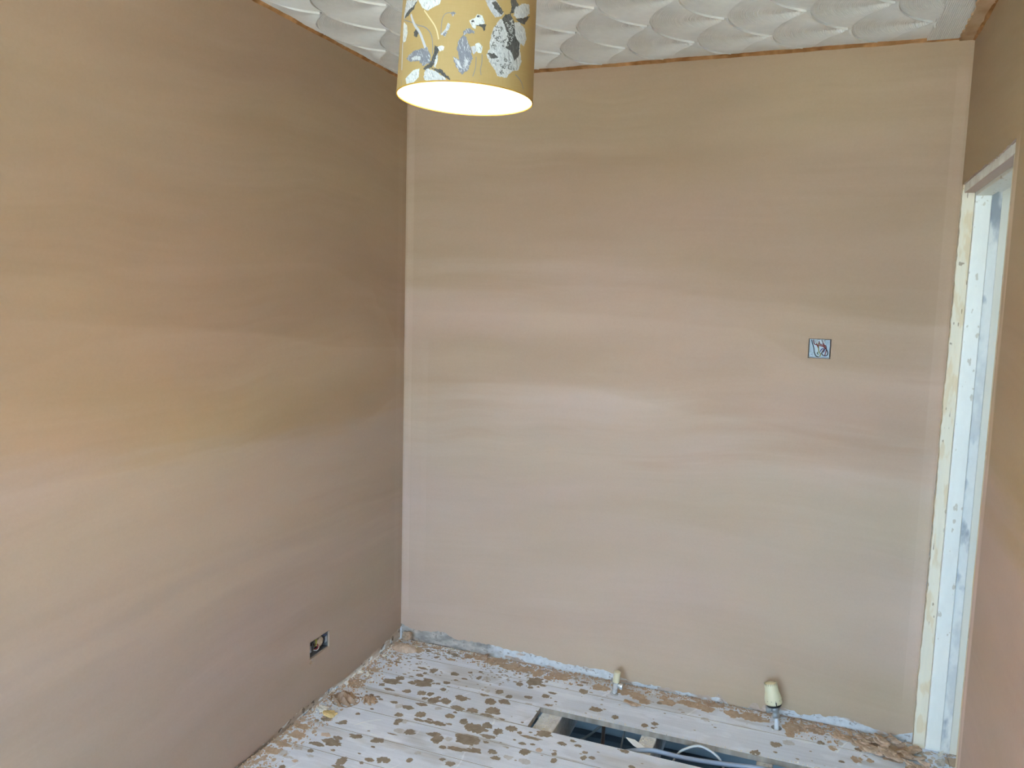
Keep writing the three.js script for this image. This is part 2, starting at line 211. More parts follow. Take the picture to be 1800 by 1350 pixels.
const D = { z0: 0.0, z1: 0.79, top: 1.97 };             // hole for the door lining
const wallRight = struct('wall_right');
{
  const head = ragged([[0.79, 1.976], [0.7, 1.972], [0.55, 1.968], [0.35, 1.974], [0.15, 1.972], [0.0, 1.972]], 0.014, 0.0035, 21);
  const near = ragged([[0, 0.805], [0.5, 0.8], [1, 0.797], [1.5, 0.8], [1.976, 0.79]], 0.02, 0.0025, 22).map(([y, z]) => [z, y]);
  const s = polygon([[-T, 1.972], ...[], [-T, ROOM.h], [ROOM.d, ROOM.h], [ROOM.d, 0], ...near, ...head.slice(1)]);
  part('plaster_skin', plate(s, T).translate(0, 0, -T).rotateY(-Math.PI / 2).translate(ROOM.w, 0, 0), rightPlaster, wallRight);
  const m = polygon([[-T, D.top + 0.001], [-T, ROOM.h + 0.1], [ROOM.d + 0.1, ROOM.h + 0.1], [ROOM.d + 0.1, -0.02], [D.z1 + 0.001, -0.02], [D.z1 + 0.001, D.top + 0.001]]);
  part('old_wall_face', plate(m, 0.1).translate(0, 0, -T - 0.1).rotateY(-Math.PI / 2).translate(ROOM.w, 0, 0), oldWall, wallRight);
}
// beads of wet plaster where the walls meet the ceiling
function bead(name, a, b, out, drop, seed, parent) {     // a ragged strip from a to b: `out` along the ceiling, `drop` down the wall
  const r = rng(seed), d = V(...b).sub(V(...a)), n = Math.round(d.length() / 0.012), pos = [], uv = [], idx = [];
  for (let i = 0; i <= n; i++) {
    const p = V(...a).addScaledVector(d, i / n), k = 0.55 + 0.7 * fbm(i * 0.14 + seed * 5, seed, 3) + (r() - 0.5) * 0.25, m = 0.5 + 0.8 * fbm(i * 0.2, seed * 3, 2) + (r() - 0.5) * 0.2;
    const o = out.clone().multiplyScalar(k), e = drop * m;
    for (const [f, y] of [[1, -0.001], [0.9, -0.0045], [0.35, -0.0065], [0.2, -0.006 - e * 0.7], [0.12, -0.006 - e], [-0.05, -e - 0.0075]]) { pos.push(p.x + o.x * f, p.y + y, p.z + o.z * f); uv.push(i * 0.012, Math.abs(y) * 3 + f * 0.03); }
  }
  for (let i = 0; i < n; i++) for (let k = 0; k < 5; k++) { const q = i * 6 + k; idx.push(q, q + 6, q + 1, q + 1, q + 6, q + 7); }
  const g = new THREE.BufferGeometry(); g.setAttribute('position', new THREE.Float32BufferAttribute(pos, 3)); g.setAttribute('uv', new THREE.Float32BufferAttribute(uv, 2)); g.setIndex(idx); g.computeVertexNormals();
  const m = part(name, g, beadMat, parent); m.material.side = THREE.DoubleSide; return m;
}
bead('plaster_bead', [0, ROOM.h, 0], [ROOM.w, ROOM.h, 0], V(0, 0, 0.018), 0.004, 3, wallBack);
bead('plaster_bead', [0, ROOM.h, 0], [0, ROOM.h, ROOM.d], V(0.009, 0, 0), 0.004, 4, wallLeft);
bead('plaster_bead', [ROOM.w, ROOM.h, 0], [ROOM.w, ROOM.h, ROOM.d], V(-0.05, 0, 0), 0.012, 6, wallRight);

// wall behind the camera with the window that lights the room
const WIN = { x0: 0.4, x1: 2.04, y0: 0.5, y1: 2.3 };
const wallFront = struct('wall_front');
{
  const s = polygon([[-0.1, -0.02], [2.2, -0.02], [2.2, 2.55], [-0.1, 2.55]]); s.holes.push(rect(WIN.x0, WIN.x1, WIN.y0, WIN.y1));
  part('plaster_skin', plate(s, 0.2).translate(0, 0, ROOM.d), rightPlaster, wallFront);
}
const window1 = struct('window_1');
{
  const paint = mat(0xe6e6e2, 0.4), z0 = ROOM.d + 0.09, z1 = ROOM.d + 0.15, f = 0.05, { x0, x1, y0, y1 } = WIN, xm = (x0 + x1) / 2;
  part('window_frame', merge([rbox(x0, x0 + f, y0, y1, z0, z1), rbox(x1 - f, x1, y0, y1, z0, z1), rbox(x0 + f, x1 - f, y0, y0 + f, z0, z1), rbox(x0 + f, x1 - f, y1 - f, y1, z0, z1), rbox(xm - 0.03, xm + 0.03, y0 + f, y1 - f, z0, z1)]), paint, window1);
  const glass = new THREE.MeshPhysicalMaterial({ color: 0xffffff, transmission: 1, thickness: 0, roughness: 0, ior: 1.5 });
  for (const [a, b] of [[x0 + f, xm - 0.03], [xm + 0.03, x1 - f]]) part('pane', box(a, b, y0 + f, y1 - f, z0 + 0.028, z0 + 0.032), glass, window1);
  part('window_sill', rbox(x0 - 0.05, x1 + 0.05, y0 - 0.025, y0, ROOM.d - 0.06, z0, 0.004), paint, window1);
}
struct('ground', box(-30, 30, -0.7, -0.6, 4.85, 60), mat(0xdcd5bf, 0.95));

// ---------------------------------------------------------------- ceiling with combed shell pattern
const artexMap = texture(512, 512, 0.9, 0.9, (x, y, o) => { const n = fbm(x * 50, y * 50, 4) - 0.5; o[0] = 239 + n * 10; o[1] = 236 + n * 10; o[2] = 228 + n * 10; });
const artex = new THREE.MeshStandardMaterial({ map: artexMap, roughness: 0.55, side: THREE.DoubleSide });
const ceiling = struct('ceiling');
part('ceiling_board', planar(box(-0.1, 2.2, ROOM.h, ROOM.h + 0.15, -0.1, 4.7), (x) => x, (x, y, z) => z), artex, ceiling);
{
  const R = 0.238, PITCH = 0.0056, STRIP = 1.953, DX = 0.121, DZ = 0.2055;
  const limit = (r) => { let lo = 0, hi = 1.4; for (let k = 0; k < 24; k++) { const a = (lo + hi) / 2; if (Math.hypot(-r * Math.cos(a) - DX, r * Math.sin(a) - DZ) > R - 0.0015) lo = a; else hi = a; } return lo; };
  // one sweep of the comb about its pivot: saw-toothed rings, left and right cut off by the next sweeps
  function shell(fine, cx, cz, clip) {
    const rs = [], h = (r) => 0.006 - 0.001 * r / R;
    const twist = (r, k) => 0.0066 * step(0, 0.035, r) * step(R * 1.02, R * 0.6, r) * (0.5 + 0.5 * Math.cos(Math.PI * clamp(k / 0.42)) - 0.32 * Math.exp(-(((k - 0.42) / 0.17) ** 2)));   // the comb digs in as a sweep ends
    if (fine) for (let r = 0.008; r < R - 0.005; r += PITCH) rs.push([r, h(r)], [r + PITCH * 0.6, h(r) + 0.0009]); else for (let r = 0.008; r < R - 0.005; r += 0.03) rs.push([r, h(r) + 0.0004]);
    rs.push([R - 0.004, h(R)], [R - 0.001, h(R) - 0.001], [R, h(R) - 0.0014]);
    const n = fine ? 26 : 14, pos = [], uv = [];
    const rows = rs.map(([r, y]) => {
      const A = limit(r), row = [[-r * Math.cos(A), 0.001, -r * Math.sin(A)]];
      const at = (k, lift) => { const a = -A + 2 * A * k; row.push([-r * Math.cos(a), (-y - twist(r, k) - lift) * (clip ? 0.3 + 0.7 * step(0.005, 0.09, Math.min(cz + r * Math.sin(a), cx - r * Math.cos(a))) : 1), r * Math.sin(a)]); };
      for (let j = 0; j < n; j++) at(j / n * 0.955, 0);
      for (const [d, lift] of [[0.011, 0.0003], [0.007, 0.0014], [0.004, 0.003], [0, 0.0046]]) at(1 - Math.min(0.04, d / (2 * A * r)), lift * step(R, R - 0.02, r) + lift * 0.3);   // ridge squeezed up along one side
      row.push([-r * Math.cos(A), 0.001, r * Math.sin(A)]); return row;
    });
    const tri = (a, b, c) => {
      if (clip) { const x = cx + (a[0] + b[0] + c[0]) / 3, z = cz + (a[2] + b[2] + c[2]) / 3; if (x < 0.0 || x > STRIP + 0.01 || z < 0 || z > ROOM.d) return; }
      for (const q of [a, b, c]) { pos.push(...q); uv.push(q[0], q[2]); }
    };
    for (let i = 0; i < rows.length - 1; i++) for (let j = 0; j < rows[i].length - 1; j++) { const a = rows[i][j], b = rows[i + 1][j], c = rows[i][j + 1], d = rows[i + 1][j + 1]; tri(a, b, c); tri(b, d, c); }
    if (!pos.length) return null;
    const g = new THREE.BufferGeometry(); g.setAttribute('position', new THREE.Float32BufferAttribute(pos, 3)); g.setAttribute('uv', new THREE.Float32BufferAttribute(uv, 2)); g.computeVertexNormals(); return g;
  }
  const full = shell(true, 0, 0, false), rough = shell(false, 0, 0, false), r = rng(4);
  for (let i = -8; i < 12; i++) for (let j = -1; j < 11; j++) {
    const cx = 0.9855 + DX * i + (r() - 0.5) * 0.001, cz = 0.201 + 2 * DZ * j + (((i % 2) + 2) % 2 ? DZ : 0) + (r() - 0.5) * 0.001;
    const inside = cx - R > 0.0 && cx < STRIP && cz - R > 0 && cz + R < ROOM.d, near = cz < 1.45;
    if (cz - R > ROOM.d || cz + R < 0 || cx - R > STRIP) continue;
    const g = inside ? (near ? full : rough) : shell(near, cx, cz, true);
    if (g) part('artex_shell', g, artex, ceiling).position.set(cx, ROOM.h, cz);
  }
  // combed border along the right wall
  const rows = [], x0 = STRIP, x1 = 2.05; for (let x = x0, k = 0; x <= x1; x += PITCH / 2, k++) rows.push([x, 0.0062 + (k % 2 ? 0.001 : 0)]);
  const s = polygon([[x0 - 0.002, -0.001], ...rows.map(([x, y]) => [x, y]), [x1 + 0.003, 0.005], [ROOM.w, 0.005], [ROOM.w, -0.001]]);
  const g = new THREE.ExtrudeGeometry(s, { depth: ROOM.d, bevelEnabled: false }); g.scale(1, -1, 1); { const p = g.attributes.position; for (let i = 0; i < p.count; i += 3) for (const a of [p, g.attributes.uv]) for (let k = 0; k < a.itemSize; k++) { const t = a.getComponent(i + 1, k); a.setComponent(i + 1, k, a.getComponent(i + 2, k)); a.setComponent(i + 2, k, t); } g.computeVertexNormals(); }
  part('combed_border', planar(g, (x) => x, (x, y, z) => z), artex, ceiling).position.y = ROOM.h;
  // plaster trowelled over the ceiling edge by the right wall
  const edge = ragged([[0, 2.05], [0.4, 2.046], [0.9, 2.05], [1.6, 2.044], [ROOM.d, 2.048]], 0.012, 0.004, 31).map(([z, x]) => [x, z]);
  part('plaster_smear', planar(plate(polygon([...edge, [ROOM.w, ROOM.d], [ROOM.w, 0]]), 0.0085).rotateX(Math.PI / 2).translate(0, ROOM.h - 0.0055, 0), (x) => x, (x, y, z) => z), beadSmear(), ceiling);
}
function beadSmear() { return new THREE.MeshStandardMaterial({ roughness: 0.85, map: texture(256, 512, 0.5, 1, (x, y, o) => { const n = fbm(x * 20, y * 14, 4) - 0.5; o[0] = 196 + n * 60; o[1] = 160 + n * 70; o[2] = 120 + n * 80; }) }); }

// ---------------------------------------------------------------- floor: boards, one lifted, joists and void
const FW = 2.1, FD = 1.05, TX = 2048, TY = 1024;
const stain = new Float32Array(TX * TY), tones = new Uint8Array(TX * TY), raise = new Float32Array(TX * TY);
{
  const r = rng(15), put = (x, z, rx, rz, tone, rough, strength) => {
    const seed = r() * 200, sx = TX / FW / 1000, sz = TY / FD / 1000, m = 1.5;
    for (let j = Math.floor((z - rz * m) * sz); j <= (z + rz * m) * sz; j++) for (let i = Math.floor((x - rx * m) * sx); i <= (x + rx * m) * sx; i++) {
      if (i < 0 || j < 0 || i >= TX || j >= TY) continue;
      const u = (i / sx - x) / rx, v = (j / sz - z) / rz, a = Math.atan2(v, u), d = Math.hypot(u, v);
      const lim = 0.92 + (fbm(Math.cos(a) * 1.7 + seed, Math.sin(a) * 1.7 + seed, 2) - 0.5) * 0.7 * rough + (noise(a * 5 + seed, seed) - 0.5) * 0.3 * rough;
      let f = step(lim + 0.05, lim - 0.05, d) * strength; if (tone === 1) f *= 0.3 + 0.5 * fbm(i * 0.09 + seed, j * 0.12, 3); if (tone === 2) f *= step(0.18, 0.5, fbm(i * 0.05 + seed, j * 0.06, 3) + 0.14);
      const k = j * TX + i; if (f > stain[k]) { stain[k] = f; tones[k] = tone; raise[k] = tone === 1 ? 0.1 : f; }
    }
  };
  for (const [x, z, a, b, t] of splashes) put(x, z, a, b, t, 1, t === 1 ? 0.8 : 1);
  for (let i = 0; i < 620; i++) { const x = 30 + r() * 820, z = 25 + r() * r() * 380, s = 2 + r() * r() * 5.5; if (fbm(x * 0.006, z * 0.006 + 3, 2) > 0.45) put(x, z, s * (1 + r()), s, 0, 0.8, 0.85); }
  for (let i = 0; i < 420; i++) { const x = r() * 2090, z = 6 + r() * r() * 70, s = 2 + r() * 6; put(x, z, s * 1.6, s, 2, 1, 0.8); }
  for (let i = 0; i < 300; i++) { const z = r() * 1040, x = 4 + r() * r() * 110, s = 2 + r() * 7; put(x, z, s, s * 1.3, 2, 1, 0.8); }
  for (let i = 0; i < 160; i++) { const x = 700 + r() * 1390, z = 60 + r() * 900, s = 1.5 + r() * 4; put(x, z, s * 1.5, s, 0, 0.7, 0.7); }
}
const TONE = [[150, 137, 119], [176, 169, 158], [186, 163, 138], [208, 190, 174]];
const floorMap = texture(TX, TY, FW, FD, (x, z, o) => {
  const i = Math.min(TX - 1, Math.floor(x / FW * TX)), j = Math.min(TY - 1, Math.floor(z / FD * TY)), k = j * TX + i, b = Math.floor(z / 0.15) * 7.7;
  const grain = fbm(x * 5 + b, z * 150, 4) - 0.5, cloud = fbm(x * 4 + 9, z * 7, 4) - 0.5, fine = noise(x * 600, z * 600) - 0.5, worn = step(0.56, 0.72, fbm(x * 3.1 + b, z * 9 + 31, 4) + (x > 1 ? 0.03 : -0.02));
  const wash = step(0.5, 0.68, fbm(x * 11, z * 26 + 60, 4));
  let r = 225 + grain * 16 + cloud * 26 + fine * 8 + wash * 9, g = r + 7, l = r + 17;
  r = lerp(r, 184 + grain * 40, worn * 0.45); g = lerp(g, 182 + grain * 38, worn * 0.45); l = lerp(l, 178 + grain * 36, worn * 0.45);
  const scratch = step(0.012, 0.003, Math.abs(fbm(x * 7 + z * 3, z * 2 - x * 0.4, 2) - 0.5)) * step(0.6, 0.7, noise(x * 9, z * 9)); r += scratch * 16; g += scratch * 16; l += scratch * 16;
  const s = stain[k]; if (s > 0) { const t = TONE[tones[k]], n = (fbm(x * 70, z * 70, 3) - 0.5) * 34 + fine * 14; r = lerp(r, t[0] + n, s); g = lerp(g, t[1] + n, s); l = lerp(l, t[2] + n, s); }
  o[0] = r; o[1] = g; o[2] = l;
});
const floorBump = texture(TX, TY, FW, FD, (x, z, o) => {
  const k = Math.min(TY - 1, Math.floor(z / FD * TY)) * TX + Math.min(TX - 1, Math.floor(x / FW * TX)), b = Math.floor(z / 0.15) * 7.7;
  o[0] = o[1] = o[2] = 70 + (fbm(x * 5 + b, z * 150, 3) - 0.5) * 50 + raise[k] * (70 + (fbm(x * 60, z * 60, 3) - 0.5) * 120);
}, false);
const boardMat = new THREE.MeshStandardMaterial({ map: floorMap, roughness: 0.72, bumpMap: floorBump, bumpScale: 0.0022 });
const boardEdge = new THREE.MeshStandardMaterial({ roughness: 0.9, map: texture(512, 128, 1, 0.25, (x, y, o) => { const g = fbm(x * 12, y * 160, 4) - 0.5, n = fbm(x * 70, y * 70, 3) - 0.5; o[0] = 158 + g * 40 + n * 40; o[1] = 150 + g * 40 + n * 40; o[2] = 138 + g * 38 + n * 40; }) });
const joistMap = texture(256, 512, 0.5, 1, (x, y, o) => { const n = fbm(x * 60, y * 60, 4) - 0.5, g = fbm(x * 70, y * 6, 3) - 0.5; o[0] = 222 + n * 44 + g * 20; o[1] = 221 + n * 44 + g * 20; o[2] = 219 + n * 44 + g * 20; });
const joistMat = new THREE.MeshStandardMaterial({ map: joistMap, roughness: 0.9 });
const floor = struct('floor');
const EDGES = [0.004, 0.146, 0.32, 0.468, 0.61, 0.755, 0.9, 1.045];
while (EDGES[EDGES.length - 1] < 4.45) EDGES.push(EDGES[EDGES.length - 1] + 0.146); EDGES.push(ROOM.d);
function floorboard(x0, x1, z0, z1, holes = []) {
  const c = 0.0006, s = polygon([[x0 + c, z0 + c], [x1 - c, z0 + c], [x1 - c, z1 - c], [x0 + c, z1 - c]]);
  for (const [x, z, r] of holes) { const p = new THREE.Path(); p.absarc(x, z, r, 0, Math.PI * 2, true); s.holes.push(p); }
  const g = new THREE.ExtrudeGeometry(s, { depth: 0.02 - c * 2, bevelEnabled: true, bevelThickness: c, bevelSize: c, bevelSegments: 1, curveSegments: 20 }).rotateX(Math.PI / 2).translate(0, -c, 0);
  part('floorboard', planar(g, (x) => x, (x, y, z) => z), [boardMat, boardEdge], floor);
}
const GAP = [0.786, 1.985];
for (let k = 0; k < EDGES.length - 1; k++) {
  const z0 = EDGES[k] + 0.0007, z1 = EDGES[k + 1] - 0.0007;
  if (k === 2) { floorboard(0.005, GAP[0], z0, z1 - 0.002); floorboard(GAP[1], 2.2, z0, z1); continue; }
  const end = z1 < 0.78 ? 2.2 : ROOM.w - 0.004;
  if (k === 0) floorboard(0.005, end, z0, z1, [[1.634, 0.1, 0.019], [1.02, 0.104, 0.012]]);
  else if (k === 4) { floorboard(0.005, 1.3, z0, z1); floorboard(1.302, end, z0, z1); } else floorboard(0.005, end, z0, z1);
}
for (const [a, b] of [[0.02, 0.07], [0.402, 0.452], [0.792, 0.872], [1.176, 1.232], [1.58, 1.634], [1.96, 2.02]]) part('joist', planar(rbox(a, b, -0.16, -0.0205, 0.002, ROOM.d - 0.02, 0.004), (x, y) => x + y, (x, y, z) => z), joistMat, floor);
const sub = struct('subfloor');
part('foundation_wall', planar(box(-0.1, 2.3, -0.6, -0.021, -0.1, -0.002), (x) => x, (x, y) => y), mat(0xa3b5bf, 0.95), sub);
// side walls of the void, each with an opening added to brighten the void
for (const [x0, x1, y0, y1, z0, z1] of [[-0.2, -0.1, -0.6, -0.021, 0.62, 4.8], [-0.2, -0.1, -0.6, -0.021, -0.1, 0.12], [-0.2, -0.1, -0.6, -0.26, 0.12, 0.62], [2.3, 2.4, -0.6, -0.021, 0.62, 4.8], [2.3, 2.4, -0.6, -0.021, -0.1, 0.12], [2.3, 2.4, -0.6, -0.26, 0.12, 0.62], [-0.1, 2.3, -0.6, -0.021, 4.7, 4.8]]) part('foundation_wall', box(x0, x1, y0, y1, z0, z1), mat(0x8fa0aa, 0.95), sub);
part('soil', box(-0.1, 2.3, -0.34, -0.3, 0, 4.7), mat(0x7b8486, 1), sub);
part('ledge', rbox(-0.1, 2.3, -0.3, -0.235, -0.001, 0.045, 0.004), mat(0x66737a, 0.95), sub);

// ---------------------------------------------------------------- door lining in the right wall
const door = struct('door_1');
{
  const whiteMap = texture(512, 1024, 0.5, 2, (x, y, o) => { const n = fbm(x * 60, y * 30, 4) - 0.5, s = step(0.76, 0.8, fbm(x * 60, y * 34, 3)); o[0] = 243 + n * 8 - s * 30; o[1] = 241 + n * 8 - s * 36; o[2] = 229 + n * 8 - s * 44; });
  const greyMap = texture(512, 2048, 0.5, 2, (x, y, o) => { const m = step(0.44, 0.75, fbm(x * 26 + 4, y * 11 + 2.2, 5)) * Math.min(1, 0.25 + 0.9 * step(0.4, 0.6, noise(7.3, y * 3.1 + 0.9))), n = fbm(x * 70, y * 40, 4) - 0.5; o[0] = 242 + n * 10 - m * 84; o[1] = 240 + n * 10 - m * 78; o[2] = 231 + n * 10 - m * 66; });
  const rawMap = texture(512, 2048, 0.25, 2, (x, y, o) => { const g = fbm(x * 90, y * 5, 4) - 0.5, s = step(0.52, 0.7, fbm(x * 50 + 8, y * 13, 4)), k = step(0.86, 0.9, noise(x * 150 + 3, y * 45)) * step(0.6, 0.7, noise(x * 9, y * 6)); o[0] = 232 + g * 14 - s * 8 - k * 60; o[1] = 221 + g * 15 - s * 16 - k * 66; o[2] = 196 + g * 15 - s * 26 - k * 66; });
  const M = (map, roughness = 0.55) => new THREE.MeshStandardMaterial({ map, roughness });
  const white = M(whiteMap, 0.4), grey = M(greyMap, 0.45), raw = M(rawMap, 0.8), x0 = ROOM.w + 0.004;
  const UV = (g) => planar(g, (x, y, z) => x + z, (x, y) => y), UH = (g) => planar(g, (x, y, z) => x * 1.0 + y, (x, y, z) => z);
  // jamb beside the back wall: bare edge, planted stop, painted lining
  const face = 0.03;
  const rag = ragged([[-0.02, 0.022], [0.3, 0.024], [0.7, 0.02], [1.2, 0.023], [1.6, 0.021], [1.97, 0.022]], 0.02, 0.0018, 41);
  part('bare_edge', UV(plate(polygon([...rag.map(([y, w]) => [ROOM.w - 0.0005 + 0.022 - w, y]), [ROOM.w + 0.036, 1.943], [ROOM.w + 0.036, -0.02]]), face - 0.001)), raw, door);
  part('jamb', UV(rbox(ROOM.w + 0.0365, ROOM.w + 0.115, -0.02, 1.97, 0, face, 0.0015)), grey, door);
  part('door_stop', UV(rbox(ROOM.w + 0.0365, ROOM.w + 0.084, 0.012, 1.943, face, face + 0.013, 0.002)), white, door);
  part('head', UH(rbox(ROOM.w + 0.0365, ROOM.w + 0.115, 1.943, 1.97, face, 0.758, 0.0015)), white, door);
  part('head_bare_edge', UH(rbox(x0, ROOM.w + 0.036, 1.943, 1.971, 0.0, 0.788, 0.002)), new THREE.MeshStandardMaterial({ roughness: 0.8, map: texture(128, 512, 0.2, 0.8, (x, y, o) => { const n = fbm(x * 40, y * 30, 4) - 0.5; o[0] = 232 + n * 36; o[1] = 227 + n * 42; o[2] = 214 + n * 48; }) }), door);
  part('plaster_slurry', box(x0 + 0.001, ROOM.w + 0.0355, 1.9415, 1.9428, face, 0.758), mat(0xd2baa8, 0.85), door);
  part('door_stop', UH(rbox(ROOM.w + 0.0365, ROOM.w + 0.084, 1.930, 1.943, face + 0.013, 0.758, 0.002)), white, door);
  part('jamb', UV(rbox(x0, ROOM.w + 0.115, -0.02, 1.943, 0.76, 0.789, 0.0015)), raw, door);
}
// the landing beyond the opening
struct('wall_landing_end', box(2.2115, 3.3, -0.02, 2.45, -0.1, 0.024), hallPaint);
struct('wall_landing_side', box(3.2, 3.3, -0.02, 2.45, 0.024, 4), hallPaint);
{
  const s = polygon([[2.2115, -0.02], [3.2, -0.02], [3.2, 2.45], [2.2115, 2.45]]); s.holes.push(rect(2.62, 3.1, 1.0, 2.1));
  struct('wall_landing_front', plate(s, 0.1).translate(0, 0, 3.9), hallPaint);
}
{
  const w = struct('added_window_2'), paint = mat(0xe6e6e2, 0.4);  // unseen window, added so daylight brightens the landing wall and door jamb
  part('window_frame', merge([rbox(2.621, 2.66, 1.001, 2.099, 3.92, 3.97), rbox(3.06, 3.099, 1.001, 2.099, 3.92, 3.97), rbox(2.66, 3.06, 1.001, 1.04, 3.92, 3.97), rbox(2.66, 3.06, 2.06, 2.099, 3.92, 3.97)]), paint, w);
  part('pane', box(2.66, 3.06, 1.04, 2.06, 3.943, 3.947), new THREE.MeshPhysicalMaterial({ color: 0xffffff, transmission: 1, thickness: 0, roughness: 0, ior: 1.5 }), w);
}
struct('ceiling_landing', box(2.2, 3.3, 2.45, 2.55, -0.1, 4), hallPaint);
{
  const f = struct('floor_landing');
  for (let k = 0; k < 12; k++) part('floorboard', planar(rbox(2.202, 3.2, -0.02, -0.001, 0.025 + k * 0.14, 0.163 + k * 0.14, 0.002), (x) => x, (x, y, z) => z), boardMat, f);
  part('subfloor_deck', box(2.2, 3.3, -0.06, -0.021, 0, 4), joistMat, f);
}

// ---------------------------------------------------------------- pendant lamp
{
  const H = 0.21, RB = 0.125, RT = 0.119;
  const lamp = thing('pendant_lamp', 'lit pendant lamp with a mustard floral drum shade hanging from the ceiling', 'lamp', [1.05, 1.921, 1.689]);
  lamp.rotation.order = 'YXZ'; lamp.rotation.set(0, 0.3672, -0.035);
  const cw = 2048, ch = 548, cv = document.createElement('canvas'); cv.width = cw; cv.height = ch;
  const c = cv.getContext('2d'), mm = cw / (Math.PI * 2 * 125);
  c.fillStyle = '#b0955f'; c.fillRect(0, 0, cw, ch);
  { const r = rng(3); for (let i = 0; i < 5000; i++) { c.fillStyle = r() < 0.5 ? 'rgba(255,240,200,0.05)' : 'rgba(90,60,10,0.05)'; if (i % 2) c.fillRect(r() * cw, r() * ch, 40, 1); else c.fillRect(r() * cw, r() * ch, 1, 30); } }
  for (const off of [0, 0.5, -0.5]) for (const [kind, color, w, pts] of print) {
    const X = (s) => (0.5 + off) * cw + s * mm, Y = (h) => ch - h * mm;
    c.fillStyle = c.strokeStyle = color; c.lineCap = c.lineJoin = 'round';
    if (kind === 'd' && pts.length > 2) { const q = rng(pts.length * 31); c.lineWidth = 2.6; for (const [s, h] of pts) for (let k = 0; k < 4; k++) { const x = X(s) + (q() - 0.5) * 34 * (k > 0), y = Y(h) + (q() - 0.5) * 34 * (k > 0), a = q() * 6; c.beginPath(); c.arc(x, y, 2.5 + q() * 4, a, a + 2.4 + q() * 2); c.stroke(); } continue; }
    if (kind === 'd') { for (const [s, h] of pts) { c.beginPath(); const z = Math.abs(Math.sin(s * 12.9 + h * 7.7)); c.ellipse(X(s), Y(h), w * mm * (0.4 + 0.5 * z), w * mm * (0.9 - 0.35 * z), z * 3, 0, 7); c.fill(); } continue; }
    c.beginPath();
    const n = pts.length, P = pts.map(([s, h]) => [X(s), Y(h)]);
    if (kind === 'f') {
      const rr = rng(Math.round(P[0][0] * 7 + P[0][1])), edge = [], rough = color === '#bfc1bf' || color === '#7d7f86' || color === '#4c4c48' ? 0.9 : 0.35;
      for (let i = 0; i < n; i++) { const a = P[i], b = P[(i + 1) % n], k = Math.max(2, Math.round(Math.hypot(b[0] - a[0], b[1] - a[1]) / 7)); for (let q = 0; q < k; q++) edge.push([lerp(a[0], b[0], q / k) + (rr() - 0.5) * 7 * rough, lerp(a[1], b[1], q / k) + (rr() - 0.5) * 7 * rough]); }
      edge.forEach((p, i) => i ? c.lineTo(...p) : c.moveTo(...p)); c.closePath(); c.fill();
      c.save(); c.clip();
      const xs = P.map((p) => p[0]), ys = P.map((p) => p[1]), x0 = Math.min(...xs), x1 = Math.max(...xs), y0 = Math.min(...ys), y1 = Math.max(...ys), dark = color === '#4c4c48', m = (x1 - x0) * (y1 - y0) / 90;
      for (let q = 0; q < m; q++) { const x = lerp(x0, x1, rr()), y = lerp(y0, y1, rr()), l = 4 + rr() * 12, a = 1.2 + (rr() - 0.5) * 1.2; c.strokeStyle = rr() < 0.5 ? (dark ? 'rgba(120,120,118,0.5)' : 'rgba(250,250,246,0.45)') : (dark ? 'rgba(40,40,38,0.5)' : 'rgba(90,92,98,0.35)'); c.lineWidth = 1 + rr() * 2.2; c.beginPath(); c.moveTo(x, y); c.quadraticCurveTo(x + Math.cos(a) * l * 0.5 + 2, y + Math.sin(a) * l * 0.5, x + Math.cos(a) * l, y + Math.sin(a) * l); c.stroke(); }
      c.restore();
    }
    else { c.lineWidth = w * mm; c.moveTo(...P[0]); for (let i = 1; i < n - 1; i++) c.quadraticCurveTo(P[i][0], P[i][1], (P[i][0] + P[i + 1][0]) / 2, (P[i][1] + P[i + 1][1]) / 2); c.lineTo(...P[n - 1]); c.stroke(); }
  }
  const art = new THREE.CanvasTexture(cv); art.colorSpace = THREE.SRGBColorSpace; art.wrapS = THREE.RepeatWrapping; art.anisotropy = 8;
  const fabric = new THREE.MeshPhysicalMaterial({ map: art, roughness: 0.7, transmission: 0.06, thickness: 0 });
  const a0 = 0.4346 - 0.3672 - Math.PI;
  part('shade', new THREE.LatheGeometry([new THREE.Vector2(RB, 0), new THREE.Vector2(RT, H)], 96, a0), fabric, lamp);
  part('lining', new THREE.LatheGeometry([[RT - 0.0018, H], [RB - 0.0018, 0.0015]].map((p) => new THREE.Vector2(...p)), 96), mat(0xf2e2b4, 0.6, { side: THREE.DoubleSide }), lamp);
  part('rim', new THREE.TorusGeometry(RB - 0.0008, 0.0015, 8, 96).rotateX(Math.PI / 2), mat(0xb98f3c, 0.6), lamp);
  part('rim', new THREE.TorusGeometry(RT - 0.0008, 0.0015, 8, 96).rotateX(Math.PI / 2).translate(0, H, 0), mat(0xb98f3c, 0.6), lamp);
  const wire = mat(0xdedede, 0.4), arms = [];
  for (let k = 0; k < 3; k++) { const a = k * 2.094; arms.push(tube([[0.022 * Math.sin(a), 0.172, 0.022 * Math.cos(a)], [0.07 * Math.sin(a), 0.17, 0.07 * Math.cos(a)], [(RT - 0.004) * Math.sin(a), H - 0.003, (RT - 0.004) * Math.cos(a)]], 0.0014, 12, 6)); }
  arms.push(new THREE.TorusGeometry(0.022, 0.0016, 6, 32).rotateX(Math.PI / 2).translate(0, 0.172, 0));
  part('shade_ring', merge(arms), wire, lamp);
  part('lamp_holder', lathe([[0.0, 0.145], [0.017, 0.145], [0.019, 0.15], [0.019, 0.185], [0.012, 0.2], [0.006, 0.212], [0, 0.212]]), mat(0xe8e6e0, 0.4), lamp);
